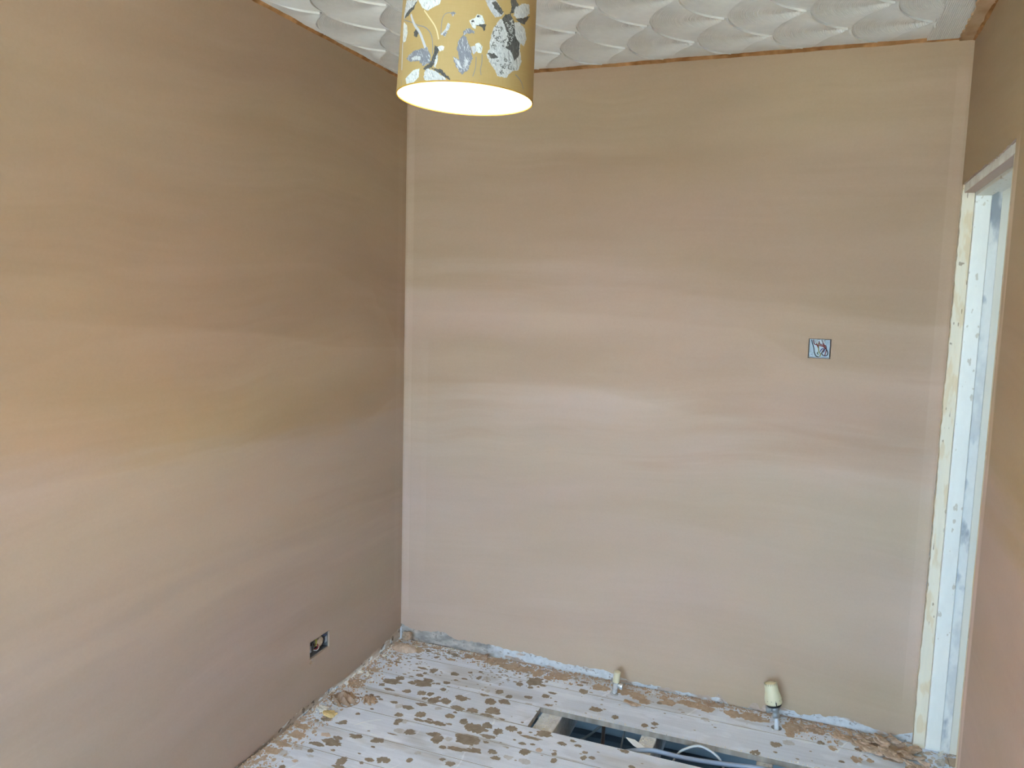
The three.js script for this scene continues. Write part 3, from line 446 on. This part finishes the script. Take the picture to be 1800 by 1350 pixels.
  part('bulb', lathe([[0, 0.06], [0.012, 0.062], [0.023, 0.07], [0.029, 0.084], [0.03, 0.095], [0.026, 0.11], [0.018, 0.125], [0.014, 0.144], [0, 0.144]]), new THREE.MeshStandardMaterial({ color: 0xffffff, emissive: 0xffe3b0, emissiveIntensity: 12 }), lamp);
  part('cord', new THREE.CylinderGeometry(0.0032, 0.0032, 0.3, 10).translate(0, 0.36, 0), mat(0xe4e2da, 0.5), lamp);
  part('ceiling_rose', lathe([[0, 0.5065], [0.038, 0.5065], [0.036, 0.518], [0.026, 0.526], [0, 0.527]].map(([r, y]) => [r, y])), mat(0xe9e7e1, 0.4), lamp);
  const light = new THREE.PointLight(0xffe2b8, 0.8, 0, 2); light.position.set(0, 0.09, 0); light.castShadow = true; light.shadow.radius = 1.4; lamp.add(light);
}

// ---------------------------------------------------------------- wiring boxes in the walls
const INS = { red: mat(0x8e2a2c, 0.45), black: mat(0x2a2d36, 0.45), earth: mat(0xa49a35, 0.5), green: mat(0x47603a, 0.5), blue: mat(0x3a4d86, 0.5), grey: mat(0xcfd2d2, 0.5), brown: mat(0x5a3a2a, 0.5) };
{
  const t = thing('switch_box', 'open white metal back box with loose red and black wires in the pale wall', 'switch box', [SW[0], SW[2], 0]);
  const w = SW[1] - SW[0], h = SW[3] - SW[2], e = 0.0012, dep = 0.04, M = mat(0xdfe9ec, 0.45), q = 0.003;
  part('box', merge([box(q, w - 0.004, 0.002, h - q, -dep, -dep + e), box(q, q + e, 0.002, h - q, -dep + e, -0.006), box(w - 0.004 - e, w - 0.004, 0.002, h - q, -dep + e, -0.006), box(q + e, w - 0.004 - e, 0.002, 0.002 + e, -dep + e, -0.006), box(q + e, w - 0.004 - e, h - q - e, h - q, -dep + e, -0.006)]), M, t);
  const lug = (x, y) => part('lug', merge([rbox(x - 0.006, x + 0.006, y - 0.007, y + 0.007, -0.0095, -0.0075, 0.0008), lathe([[0, 0], [0.003, 0], [0.003, 0.002], [0, 0.002]], 12).rotateX(Math.PI / 2).translate(x, y, -0.0075)]), mat(0xb9c8d0, 0.6, { metalness: 0.4 }), t);
  lug(w - 0.012, h - 0.014); lug(0.011, 0.012);
  const wires = [['red', [[0.014, 0.066, -0.03], [0.02, 0.05, -0.012], [0.032, 0.047, -0.006], [0.05, 0.042, -0.008], [0.058, 0.034, -0.012]]], ['red', [[0.034, 0.06, -0.025], [0.038, 0.05, -0.01], [0.05, 0.047, -0.005], [0.056, 0.036, -0.01], [0.05, 0.028, -0.02]]], ['red', [[0.044, 0.062, -0.025], [0.05, 0.05, -0.012], [0.058, 0.044, -0.008], [0.06, 0.03, -0.012], [0.056, 0.008, -0.012]]], ['red', [[0.026, 0.052, -0.014], [0.03, 0.044, -0.006], [0.034, 0.036, -0.01]]],
    ['black', [[0.008, 0.066, -0.03], [0.012, 0.054, -0.012], [0.018, 0.036, -0.006], [0.021, 0.02, -0.006], [0.028, 0.007, -0.012], [0.036, 0.004, -0.02]]], ['black', [[0.058, 0.046, -0.02], [0.06, 0.034, -0.008], [0.066, 0.022, -0.006], [0.064, 0.012, -0.008], [0.054, 0.01, -0.01], [0.046, 0.016, -0.014], [0.05, 0.028, -0.02]]], ['blue', [[0.04, 0.024, -0.014], [0.046, 0.034, -0.008], [0.054, 0.034, -0.008], [0.052, 0.022, -0.014]]],
    ['earth', [[0.032, 0.054, -0.02], [0.034, 0.036, -0.008], [0.036, 0.024, -0.008], [0.042, 0.014, -0.012], [0.04, 0.006, -0.014]]], ['green', [[0.033, 0.022, -0.01], [0.031, 0.017, -0.008], [0.035, 0.014, -0.01]]]];
  for (const [k, p] of wires) { const m = part('wire', tube(p, 0.0016, 30, 7), INS[k], t); m.userData.label = `${k === 'earth' ? 'yellow' : k} insulated wire`; }
  for (const x of [0.026, 0.042, 0.052]) part('cable_sheath', tube([[x, h - 0.004, -0.03], [x - 0.002, 0.062, -0.018], [x + 0.002, 0.054, -0.013]], 0.0042, 12, 9), INS.grey, t).userData.label = 'pale grey cable sheath';
}
{
  const t = thing('socket_box', 'open double socket box with wires and a plaster lump in the darker side wall', 'socket box', [0, SK[2], SK[0]]);
  const w = SK[1] - SK[0], h = SK[3] - SK[2], e = 0.0012, dep = 0.038, M = mat(0x6f7174, 0.6, { metalness: 0.3 }), q = 0.002;
  part('box', merge([box(-dep, -dep + e, q, h - q, q, w - q), box(-dep + e, -0.006, q, h - q, q, q + e), box(-dep + e, -0.006, q, h - q, w - q - e, w - q), box(-dep + e, -0.006, q, q + e, q + e, w - q - e), box(-dep + e, -0.006, h - q - e, h - q, q + e, w - q - e)]), M, t);
  for (const z of [0.012, w - 0.012]) part('lug', rbox(-0.009, -0.0068, h / 2 - 0.012, h / 2 + 0.012, z - 0.008, z + 0.008, 0.0008), mat(0xaab4bf, 0.35, { metalness: 0.6 }), t);
  const g = new THREE.IcosahedronGeometry(0.02, 3), p = g.attributes.position; for (let i = 0; i < p.count; i++) { const k = 0.8 + 0.5 * fbm(p.getX(i) * 60 + 9, p.getY(i) * 60 + p.getZ(i) * 50, 3); p.setXYZ(i, p.getX(i) * k * 0.7, p.getY(i) * k * 0.95, p.getZ(i) * k); } g.computeVertexNormals();
  part('plaster_lump', g.translate(-0.018, 0.036, 0.046), beadLump(), t);
  const wires = [['earth', [[-0.03, 0.06, 0.062], [-0.012, 0.052, 0.068], [-0.008, 0.036, 0.076], [-0.014, 0.03, 0.08]]], ['earth', [[-0.03, 0.064, 0.07], [-0.01, 0.05, 0.074], [-0.007, 0.042, 0.078]]], ['red', [[-0.03, 0.05, 0.058], [-0.006, 0.03, 0.066], [-0.005, 0.022, 0.074], [-0.012, 0.02, 0.084]]], ['grey', [[-0.03, 0.03, 0.05], [-0.006, 0.022, 0.06], [-0.005, 0.016, 0.075], [-0.01, 0.02, 0.088]]], ['black', [[-0.03, 0.056, 0.09], [-0.01, 0.05, 0.096], [-0.006, 0.03, 0.1], [-0.014, 0.014, 0.106]]], ['black', [[-0.03, 0.06, 0.03], [-0.008, 0.058, 0.04], [-0.006, 0.05, 0.026], [-0.008, 0.03, 0.022], [-0.012, 0.014, 0.034]]], ['brown', [[-0.03, 0.06, 0.11], [-0.01, 0.05, 0.114], [-0.008, 0.03, 0.118], [-0.02, 0.01, 0.12]]], ['blue', [[-0.03, 0.058, 0.02], [-0.01, 0.054, 0.024], [-0.006, 0.05, 0.012]]]];
  for (const [k, pts] of wires) part('wire', tube(pts, 0.0017, 26, 7), INS[k], t).userData.label = `${k === 'earth' ? 'yellow' : k} insulated wire`;
}
function beadLump() { return new THREE.MeshStandardMaterial({ roughness: 0.9, map: texture(128, 128, 1, 1, (x, y, o) => { const n = fbm(x * 14, y * 14, 4) - 0.5; o[0] = 176 + n * 60; o[1] = 152 + n * 60; o[2] = 128 + n * 60; }) }); }

// ---------------------------------------------------------------- radiator valves, pipes and cables
const chrome = mat(0xd6dadb, 0.25, { metalness: 0.45 }), dullMetal = mat(0xa0a4a4, 0.45, { metalness: 0.4 });
{
  const t = thing('lockshield_valve', 'small chrome radiator valve with a slim cream cap standing by the wall', 'radiator valve', [1.02, 0, 0.104]);
  part('pipe', new THREE.CylinderGeometry(0.0055, 0.0055, 0.05, 16).translate(0, -0.005, 0), mat(0xd8dcdc, 0.35), t);
  part('collar', lathe([[0, 0.0005], [0.016, 0.0005], [0.0165, 0.002], [0.012, 0.004], [0, 0.004]], 24), chrome, t);
  part('compression_nut', new THREE.CylinderGeometry(0.0115, 0.0115, 0.015, 6).translate(0, 0.017, 0), chrome, t);
  part('valve_body', merge([lathe([[0, 0.02], [0.009, 0.02], [0.009, 0.026], [0.0115, 0.03], [0.0115, 0.048], [0.009, 0.054], [0, 0.054]], 24), lathe([[0, 0], [0.0085, 0], [0.0085, 0.012], [0.012, 0.013], [0.012, 0.024], [0.0095, 0.025], [0, 0.025]], 24).rotateZ(-Math.PI / 2).translate(0.004, 0.04, 0), new THREE.CylinderGeometry(0.012, 0.012, 0.008, 6).translate(0, 0.05, 0)]), chrome, t);
  part('cap', lathe([[0, 0.052], [0.0125, 0.052], [0.0135, 0.054], [0.0135, 0.094], [0.0125, 0.0965], [0.008, 0.0975], [0, 0.0975]], 28), mat(0xded6b4, 0.45), t);
  t.rotation.z = -0.1;
}
{
  const t = thing('thermostatic_valve', 'cream thermostatic radiator valve head with a black collar leaning at the wall', 'radiator valve', [1.634, 0, 0.1]);
  part('pipe', new THREE.CylinderGeometry(0.0085, 0.0085, 0.066, 20).translate(0, 0.013, 0).rotateZ(0.06), mat(0xdfe6ea, 0.35), t);
  const v = new THREE.Group(); v.name = 'valve_head'; v.position.set(-0.003, 0.04, 0); v.rotation.z = 0.23; v.rotation.x = -0.1; t.add(v);
  part('valve_body', merge([lathe([[0, 0], [0.0135, 0], [0.0135, 0.012], [0.011, 0.014], [0.011, 0.024], [0.015, 0.026], [0.0155, 0.042], [0, 0.042]], 8), lathe([[0, 0], [0.009, 0], [0.009, 0.014], [0.013, 0.015], [0.013, 0.027], [0, 0.027]], 16).rotateZ(Math.PI / 2).translate(-0.004, 0.03, 0)]), dullMetal, v);
  const ring = part('black_collar', lathe([[0.012, 0.038], [0.024, 0.041], [0.0275, 0.046], [0.0275, 0.05], [0, 0.05]], 36), mat(0x1d2325, 0.5), v); ring.userData.label = 'black plastic collar';
  const cream = mat(0xe0dab6, 0.42);
  const headG = lathe([[0, 0.05], [0.0285, 0.05], [0.0305, 0.053], [0.031, 0.058], [0.0302, 0.0605], [0.0312, 0.063], [0.0312, 0.07], [0.0285, 0.082], [0.0255, 0.094], [0.0245, 0.106], [0.024, 0.118], [0.0225, 0.123], [0.019, 0.1262], [0.01, 0.128], [0, 0.1285]], 56);
  part('dial_head', headG, cream, v);
  const ribs = []; for (let k = 0; k < 20; k++) ribs.push(rbox(-0.0011, 0.0011, 0.117, 0.1275, 0.0205, 0.0236, 0.0005).rotateY(k / 20 * Math.PI * 2)); part('grip_rib', merge(ribs), mat(0xb9b294, 0.5), v);
  part('pointer', rbox(-0.0016, 0.0016, 0.046, 0.064, 0.0305, 0.0325, 0.0006).rotateY(0.35), mat(0x1d2325, 0.5), v).userData.label = 'black pointer mark';
  const ticks = []; for (let k = 0; k < 5; k++) ticks.push(box(-0.0007, 0.0007, 0.0655, 0.0685, 0.0308, 0.0318).rotateY(-0.65 + k * 0.5)); part('scale_mark', merge(ticks), mat(0x6d6a58, 0.6), v);
}
solid('pipe', tube([[0.9, -0.06, 0.47], [1.1, -0.035, 0.45], [1.19, -0.016, 0.428], [1.235, -0.0115, 0.417], [1.33, -0.018, 0.406], [1.43, -0.02, 0.392], [1.52, -0.017, 0.38], [1.61, -0.0125, 0.37], [1.8, -0.02, 0.355], [1.97, -0.03, 0.34]], 0.0082, 80, 14), mat(0x99a8bb, 0.4), 'grey blue painted pipe running along the open floor gap over the joists', 'pipe');
solid('pipe', tube([[0.985, -0.021, 0.1], [0.984, -0.12, 0.102], [0.98, -0.3, 0.105]], 0.0075, 16, 12), mat(0x6e5a4c, 0.5, { metalness: 0.3 }), 'thin dull copper pipe rising upright inside the dark floor void', 'pipe');
const flexGrey = mat(0x9fa8a6, 0.5), flexWhite = mat(0xd8dcdc, 0.45);
solid('cable', tube([[1.3, -0.07, 0.36], [1.325, -0.02, 0.37], [1.352, 0.002, 0.372], [1.386, 0.017, 0.37], [1.418, 0.01, 0.366], [1.455, -0.015, 0.36], [1.475, -0.06, 0.35], [1.47, -0.2, 0.34], [1.42, -0.29, 0.34]], 0.0042, 60, 9), flexWhite, 'white cable looping up out of the right half of the floor gap', 'cable');
solid('cable', tube([[1.02, -0.08, 0.14], [0.985, -0.1, 0.2], [0.955, -0.13, 0.21], [0.92, -0.155, 0.22], [0.885, -0.165, 0.24], [0.875, -0.2, 0.26]], 0.0048, 40, 9), flexGrey, 'slack pale grey cable sagging in the left half of the floor gap', 'cable');
solid('cable', tube([[1.105, -0.021, 0.26], [1.104, -0.06, 0.3], [1.1, -0.11, 0.33], [1.085, -0.17, 0.34], [1.05, -0.24, 0.33]], 0.0035, 30, 8), mat(0x6f7a80, 0.5), 'thin dark grey cable hanging beside the middle joist in the floor gap', 'cable');
{ const s = polygon([[0, 0], [0.03, -0.014], [0.105, -0.008], [0.108, 0.006], [0.05, 0.012], [0.02, 0.006]]); const g = new THREE.ExtrudeGeometry(s, { depth: 0.0015, bevelEnabled: true, bevelThickness: 0.0006, bevelSize: 0.0006, bevelSegments: 1 }).rotateX(Math.PI / 2).rotateY(-0.52);
  const m = solid('wood_splinter', g, mat(0xf4f7f7, 0.45), 'long white painted wood splinter leaning on the middle joist in the floor gap', 'wood splinter'); m.position.set(1.13, -0.014, 0.367); m.rotation.x = 0.12; }

// ---------------------------------------------------------------- fallen plaster
const crustMap = (a, b, c, seed) => new THREE.MeshStandardMaterial({ roughness: 0.9, map: texture(256, 256, 0.25, 0.25, (x, y, o) => { const n = fbm(x * 60 + seed, y * 60, 4) - 0.5, f = noise(x * 500, y * 500) - 0.5; o[0] = a + n * 70 + f * 16; o[1] = b + n * 66 + f * 16; o[2] = c + n * 62 + f * 16; }) });
const tanCrust = [crustMap(182, 157, 132, 1), crustMap(168, 144, 122, 5), crustMap(196, 172, 150, 9)], greyCrust = crustMap(186, 178, 166, 13), ochreCrust = crustMap(204, 178, 122, 17), whiteCrust = crustMap(226, 222, 210, 21);
function flake(w, d, t, seed, curl = 0.15) {             // an irregular plate, its edge broken, a little curled
  const r = rng(seed), n = 18, rings = 3, pos = [], uv = [], idx = [];
  const rad = []; for (let j = 0; j < n; j++) rad.push(0.72 + 0.5 * r() * r() + 0.18 * Math.sin(j / n * Math.PI * 4 + seed));
  for (const side of [1, -1]) for (let i = 0; i <= rings; i++) for (let j = 0; j < n; j++) {
    const a = j / n * Math.PI * 2, k = i / rings * rad[j] * (side > 0 ? 0.93 : 1), x = Math.cos(a) * k * w / 2, z = Math.sin(a) * k * d / 2;
    const y = curl * (x * x / w - 0.3 * z * z / d) * 2 + (side > 0 ? t * (1 - 0.25 * (i === rings)) : 0) + (fbm(x * 90 + seed, z * 90, 2) - 0.5) * t * 0.7;
    pos.push(x, y, z); uv.push(x, z);
  }
  const at = (s, i, j) => (s ? (rings + 1) * n : 0) + i * n + j % n;
  for (let i = 0; i < rings; i++) for (let j = 0; j < n; j++) { const a = at(0, i, j), b = at(0, i + 1, j), c = at(0, i, j + 1), d2 = at(0, i + 1, j + 1); idx.push(a, c, b, b, c, d2); const e = at(1, i, j), f = at(1, i + 1, j), g = at(1, i, j + 1), h = at(1, i + 1, j + 1); idx.push(e, f, g, f, h, g); }
  for (let j = 0; j < n; j++) { const a = at(0, rings, j), b = at(0, rings, j + 1), c = at(1, rings, j), d2 = at(1, rings, j + 1); idx.push(a, b, c, b, d2, c); }
  const g = new THREE.BufferGeometry(); g.setAttribute('position', new THREE.Float32BufferAttribute(pos, 3)); g.setAttribute('uv', new THREE.Float32BufferAttribute(uv, 2)); g.setIndex(idx);
  const f = g.toNonIndexed(); f.computeVertexNormals(); return f;
}
function lump(w, h, d, seed, fold) {                     // a dome of dropped plaster; fold > 0 gives creases running out from its back
  const n = 48, m = 16, pos = [], uv = [], idx = [];
  for (let i = 0; i <= m; i++) for (let j = 0; j <= n; j++) {
    const a = j / n * Math.PI * 2, k = i / m, edge = 0.85 + 0.3 * (fbm(Math.cos(a) * 1.5 + seed, Math.sin(a) * 1.5 + seed, 3) - 0.5);
    const x = Math.cos(a) * k * edge * w / 2, z = Math.sin(a) * k * edge * d / 2;
    const crease = fold ? fold * Math.pow(Math.abs(Math.sin(Math.atan2(x, z + d * 0.55) * 13 + 3 * fbm(x * 40, z * 40 + seed, 2))), 0.6) * step(0, 0.4, k) : 0;
    pos.push(x, h * Math.sqrt(Math.max(0, 1 - k * k)) * (0.8 + 0.4 * fbm(x * 50 + seed, z * 50, 3)) - crease * h * step(1, 0.85, k) - 0.001, z); uv.push(x, z);
  }
  for (let i = 0; i < m; i++) for (let j = 0; j < n; j++) { const q = i * (n + 1) + j; idx.push(q, q + 1, q + n + 1, q + 1, q + n + 2, q + n + 1); }
  const g = new THREE.BufferGeometry(); g.setAttribute('position', new THREE.Float32BufferAttribute(pos, 3)); g.setAttribute('uv', new THREE.Float32BufferAttribute(uv, 2)); g.setIndex(idx); g.computeVertexNormals(); return g;
}
const put = (m, x, y, z, rx = 0, ry = 0, rz = 0) => { m.position.set(x, y, z); m.rotation.set(rx, ry, rz); return m; };
put(solid('plaster_chunk', lump(0.135, 0.026, 0.075, 3, 0), tanCrust[2], 'large smooth tan oval plaster chunk on the floor in the room corner', 'plaster chunk'), 0.075, 0, 0.1, 0, 0.1);
put(solid('plaster_chunk', flake(0.05, 0.06, 0.014, 8, 0.3), tanCrust[0], 'small brown plaster chunk stood on edge in the angle of the walls', 'plaster chunk'), 0.05, 0.026, 0.022, 1.25, 0.15);
put(solid('plaster_chunk', lump(0.12, 0.03, 0.15, 5, 0.75), tanCrust[1], 'crumpled brown plaster dropping with fanned creases against the darker wall', 'plaster chunk'), 0.075, 0, 0.575, 0, 1.2);
put(solid('plaster_chunk', lump(0.07, 0.018, 0.09, 15, 0.75), tanCrust[0], 'smaller creased brown dropping beside the crumpled fanned plaster pile', 'plaster chunk'), 0.165, 0, 0.54, 0, 0.9);
put(solid('plaster_chunk', flake(0.065, 0.05, 0.008, 12, 0.1), ochreCrust, 'yellowish ochre plaster flake lying near the darker wall', 'plaster chunk'), 0.085, 0.002, 0.69, 0, 0.5);
put(solid('plaster_chunk', flake(0.055, 0.05, 0.007, 18, 0.2), whiteCrust, 'off-white plaster flake touching the ochre flake near the darker wall', 'plaster chunk'), 0.045, 0.003, 0.672, 0, 0.2);
put(solid('plaster_chunk', flake(0.035, 0.03, 0.012, 23, 0.3), tanCrust[1], 'small dark brown plaster chunk at the wall foot before the white patch', 'plaster chunk'), 0.433, 0.004, 0.034, 0.3, 0.4);
put(solid('paint_chip', flake(0.03, 0.022, 0.003, 29, 0.5), whiteCrust, 'curled white paint chip on the floor inside the doorway', 'paint chip'), 2.18, 0.003, 0.052, 0.2, 0.4, 0.3);
put(solid('plaster_chunk', flake(0.075, 0.03, 0.006, 33, 0.1), tanCrust[0], 'large flat brown plaster flake on the boards right of the chrome valve', 'plaster chunk'), 1.102, 0.003, 0.156, 0.05, -0.25);
put(solid('paint_chip', flake(0.045, 0.03, 0.005, 37, 0.5), greyCrust, 'grey and white debris lump on the floor at the near end of the doorway', 'paint chip'), 2.17, 0.004, 0.115, 0.2, 0.9, 0.1);
// a few loose pale crumbs big enough to pick out along the darker wall
{
  const spots = [[0.018, 0.47, 0.02, 'white plaster crumb in the crack beside the darker wall foot'], [0.02, 0.36, 0.018, 'pale round crumb at the wall foot between chunk and crumpled pile'], [0.055, 0.372, 0.022, 'flat cream plaster crumb on tan stain near the darker wall'], [0.03, 0.2, 0.016, 'white crumb near the oval plaster chunk at the wall foot'], [0.115, 0.07, 0.02, 'white crumb behind the oval plaster chunk in the corner']];
  spots.forEach(([x, z, s, label], i) => put(solid('plaster_crumb', flake(s, s * 0.8, s * 0.45, 50 + i, 0.2), whiteCrust, label, 'plaster crumb'), x, 0.002, z, 0.2, i));
}
// flakes heaped against the door lining and thinning out along the wall
{
  const shapes = [flake(0.066, 0.034, 0.007, 61, 0.12), flake(0.055, 0.028, 0.006, 62, 0.2), flake(0.08, 0.024, 0.007, 63, 0.1), flake(0.045, 0.032, 0.007, 64, 0.25), flake(0.062, 0.017, 0.006, 65, 0.1)];
  const r = rng(99), protos = []; const label = 'flat brown plaster flake in the heap at the foot of the door lining', group = 'brown plaster flakes heaped by the door';
  for (let i = 0; i < 62; i++) {
    const s = i % 5, tone = Math.floor(r() * 3), key = s * 3 + tone; let m;
    if (protos[key]) { m = protos[key].clone(); m.name = numbered('plaster_flake'); scene.add(m); } else m = protos[key] = solid('plaster_flake', shapes[s], tanCrust[tone], label, 'plaster flake', group);
    const u = 1 - Math.pow(r(), 1.7), x = 1.72 + u * 0.4, wide = 0.03 + 0.1 * step(1.75, 2.05, x), k = r(), z = Math.max(x > 2.06 ? 0.058 : 0.022, 0.02 + (1 - Math.pow(1 - k, 1.4)) * wide + 0.015 + (x > 2.06 ? 0.03 : 0));
    const heap = 0.032 * step(0.14, 0.02, z) * step(1.8, 2.0, x);
    const sc = 0.55 + 0.6 * r() * step(1.7, 2.05, x);
    put(m, x, 0.003 + r() * heap, z, (r() - 0.5) * 0.8, -0.35 + (r() - 0.5) * 1.3, (r() - 0.5) * 0.7); m.scale.setScalar(sc);
  }
  const big = [[1.955, 0.125, 1.25], [2.005, 0.14, 1.3], [2.02, 0.16, 1.1], [2.07, 0.13, 1.15]];
  const names = ['long brown plaster flake at the front left of the door heap', 'widest curved plaster flake overlapping another before the door heap', 'flat plaster flake lying nearest the floor gap in the door heap', 'brown plaster flake at the right end of the heap by the doorway'];
  big.forEach(([x, z, s], i) => { const m = solid('plaster_flake', shapes[[0, 3, 2, 1][i]], tanCrust[[0, 2, 0, 1][i]], names[i], 'plaster flake'); put(m, x, 0.006 + 0.003 * i, z, 0.08, -0.2 - 0.1 * i, 0.06); m.scale.setScalar(s); });
}
// crumbs nobody could count
function crumbs(name, label, n, seed, material, place) {
  const g = new THREE.IcosahedronGeometry(1, 0), m = new THREE.InstancedMesh(g, material, n), r = rng(seed), q = new THREE.Object3D();
  for (let i = 0; i < n; i++) { const [x, y, z, s] = place(r); q.position.set(x, y + s * 0.4, z); q.rotation.set(r() * 6, r() * 6, r() * 6); q.scale.set(s * (0.6 + r() * 0.9), s * (0.4 + r() * 0.5), s * (0.6 + r() * 0.7)); q.updateMatrix(); m.setMatrixAt(i, q.matrix); }
  m.name = name; shadows(m); m.userData = { kind: 'stuff', label, category: 'crumbs' }; scene.add(m); return m;
}
const crumbMat = [mat(0xb89c82, 0.95), mat(0xe2ded4, 0.9), mat(0xa89a86, 0.95)];
crumbs('plaster_crumbs', 'brown plaster crumbs scattered along the foot of the pale wall', 1500, 7, crumbMat[0], (r) => { const a = r(), x = 0.03 + 2.02 * r(), heap = x > 1.65 && x < 1.85 ? 1 : x > 0.3 && x < 1.05 ? 0.7 : 0.3; return [x, 0, 0.004 + 0.1 * Math.pow(a, 1.8) * (0.35 + heap), 0.0012 + 0.0042 * r() * r() * (0.5 + heap)]; });
crumbs('plaster_crumbs_001', 'brown plaster crumbs scattered along the foot of the darker wall', 1300, 8, crumbMat[0], (r) => [0.004 + 0.12 * Math.pow(r(), 2), 0, 0.02 + 1.2 * r(), 0.0012 + 0.0045 * r() * r()]);
crumbs('plaster_crumbs_002', 'pale grit and crumbs in the corner and along the darker wall foot', 800, 9, crumbMat[1], (r) => { const k = r(); return k < 0.5 ? [0.004 + 0.1 * Math.pow(r(), 2), 0, 0.02 + 0.7 * r(), 0.001 + 0.004 * r() * r()] : [0.02 + 0.4 * r(), 0, 0.006 + 0.03 * r() * r(), 0.001 + 0.003 * r() * r()]; });
crumbs('paint_crumbs', 'white paint crumbs lying on the exposed joist tops in the floor gap', 420, 10, crumbMat[1], (r) => { const k = r(); return k < 0.72 ? [0.795 + 0.06 * r(), -0.0205, 0.325 + 0.13 * r(), 0.001 + 0.0035 * r() * r()] : k < 0.86 ? [1.18 + 0.048 * r(), -0.0205, 0.33 + 0.1 * r() * r(), 0.001 + 0.003 * r() * r()] : [1.584 + 0.046 * r(), -0.0205, 0.33 + 0.12 * r(), 0.001 + 0.003 * r() * r()]; });
crumbs('paint_crumbs_001', 'white crumbs along the back edge of the open floor gap', 130, 11, crumbMat[1], (r) => [0.86 + 1.0 * r() , 0, 0.308 + 0.008 * r(), 0.0012 + 0.0035 * r() * r()]);

renderer.render(scene, camera);
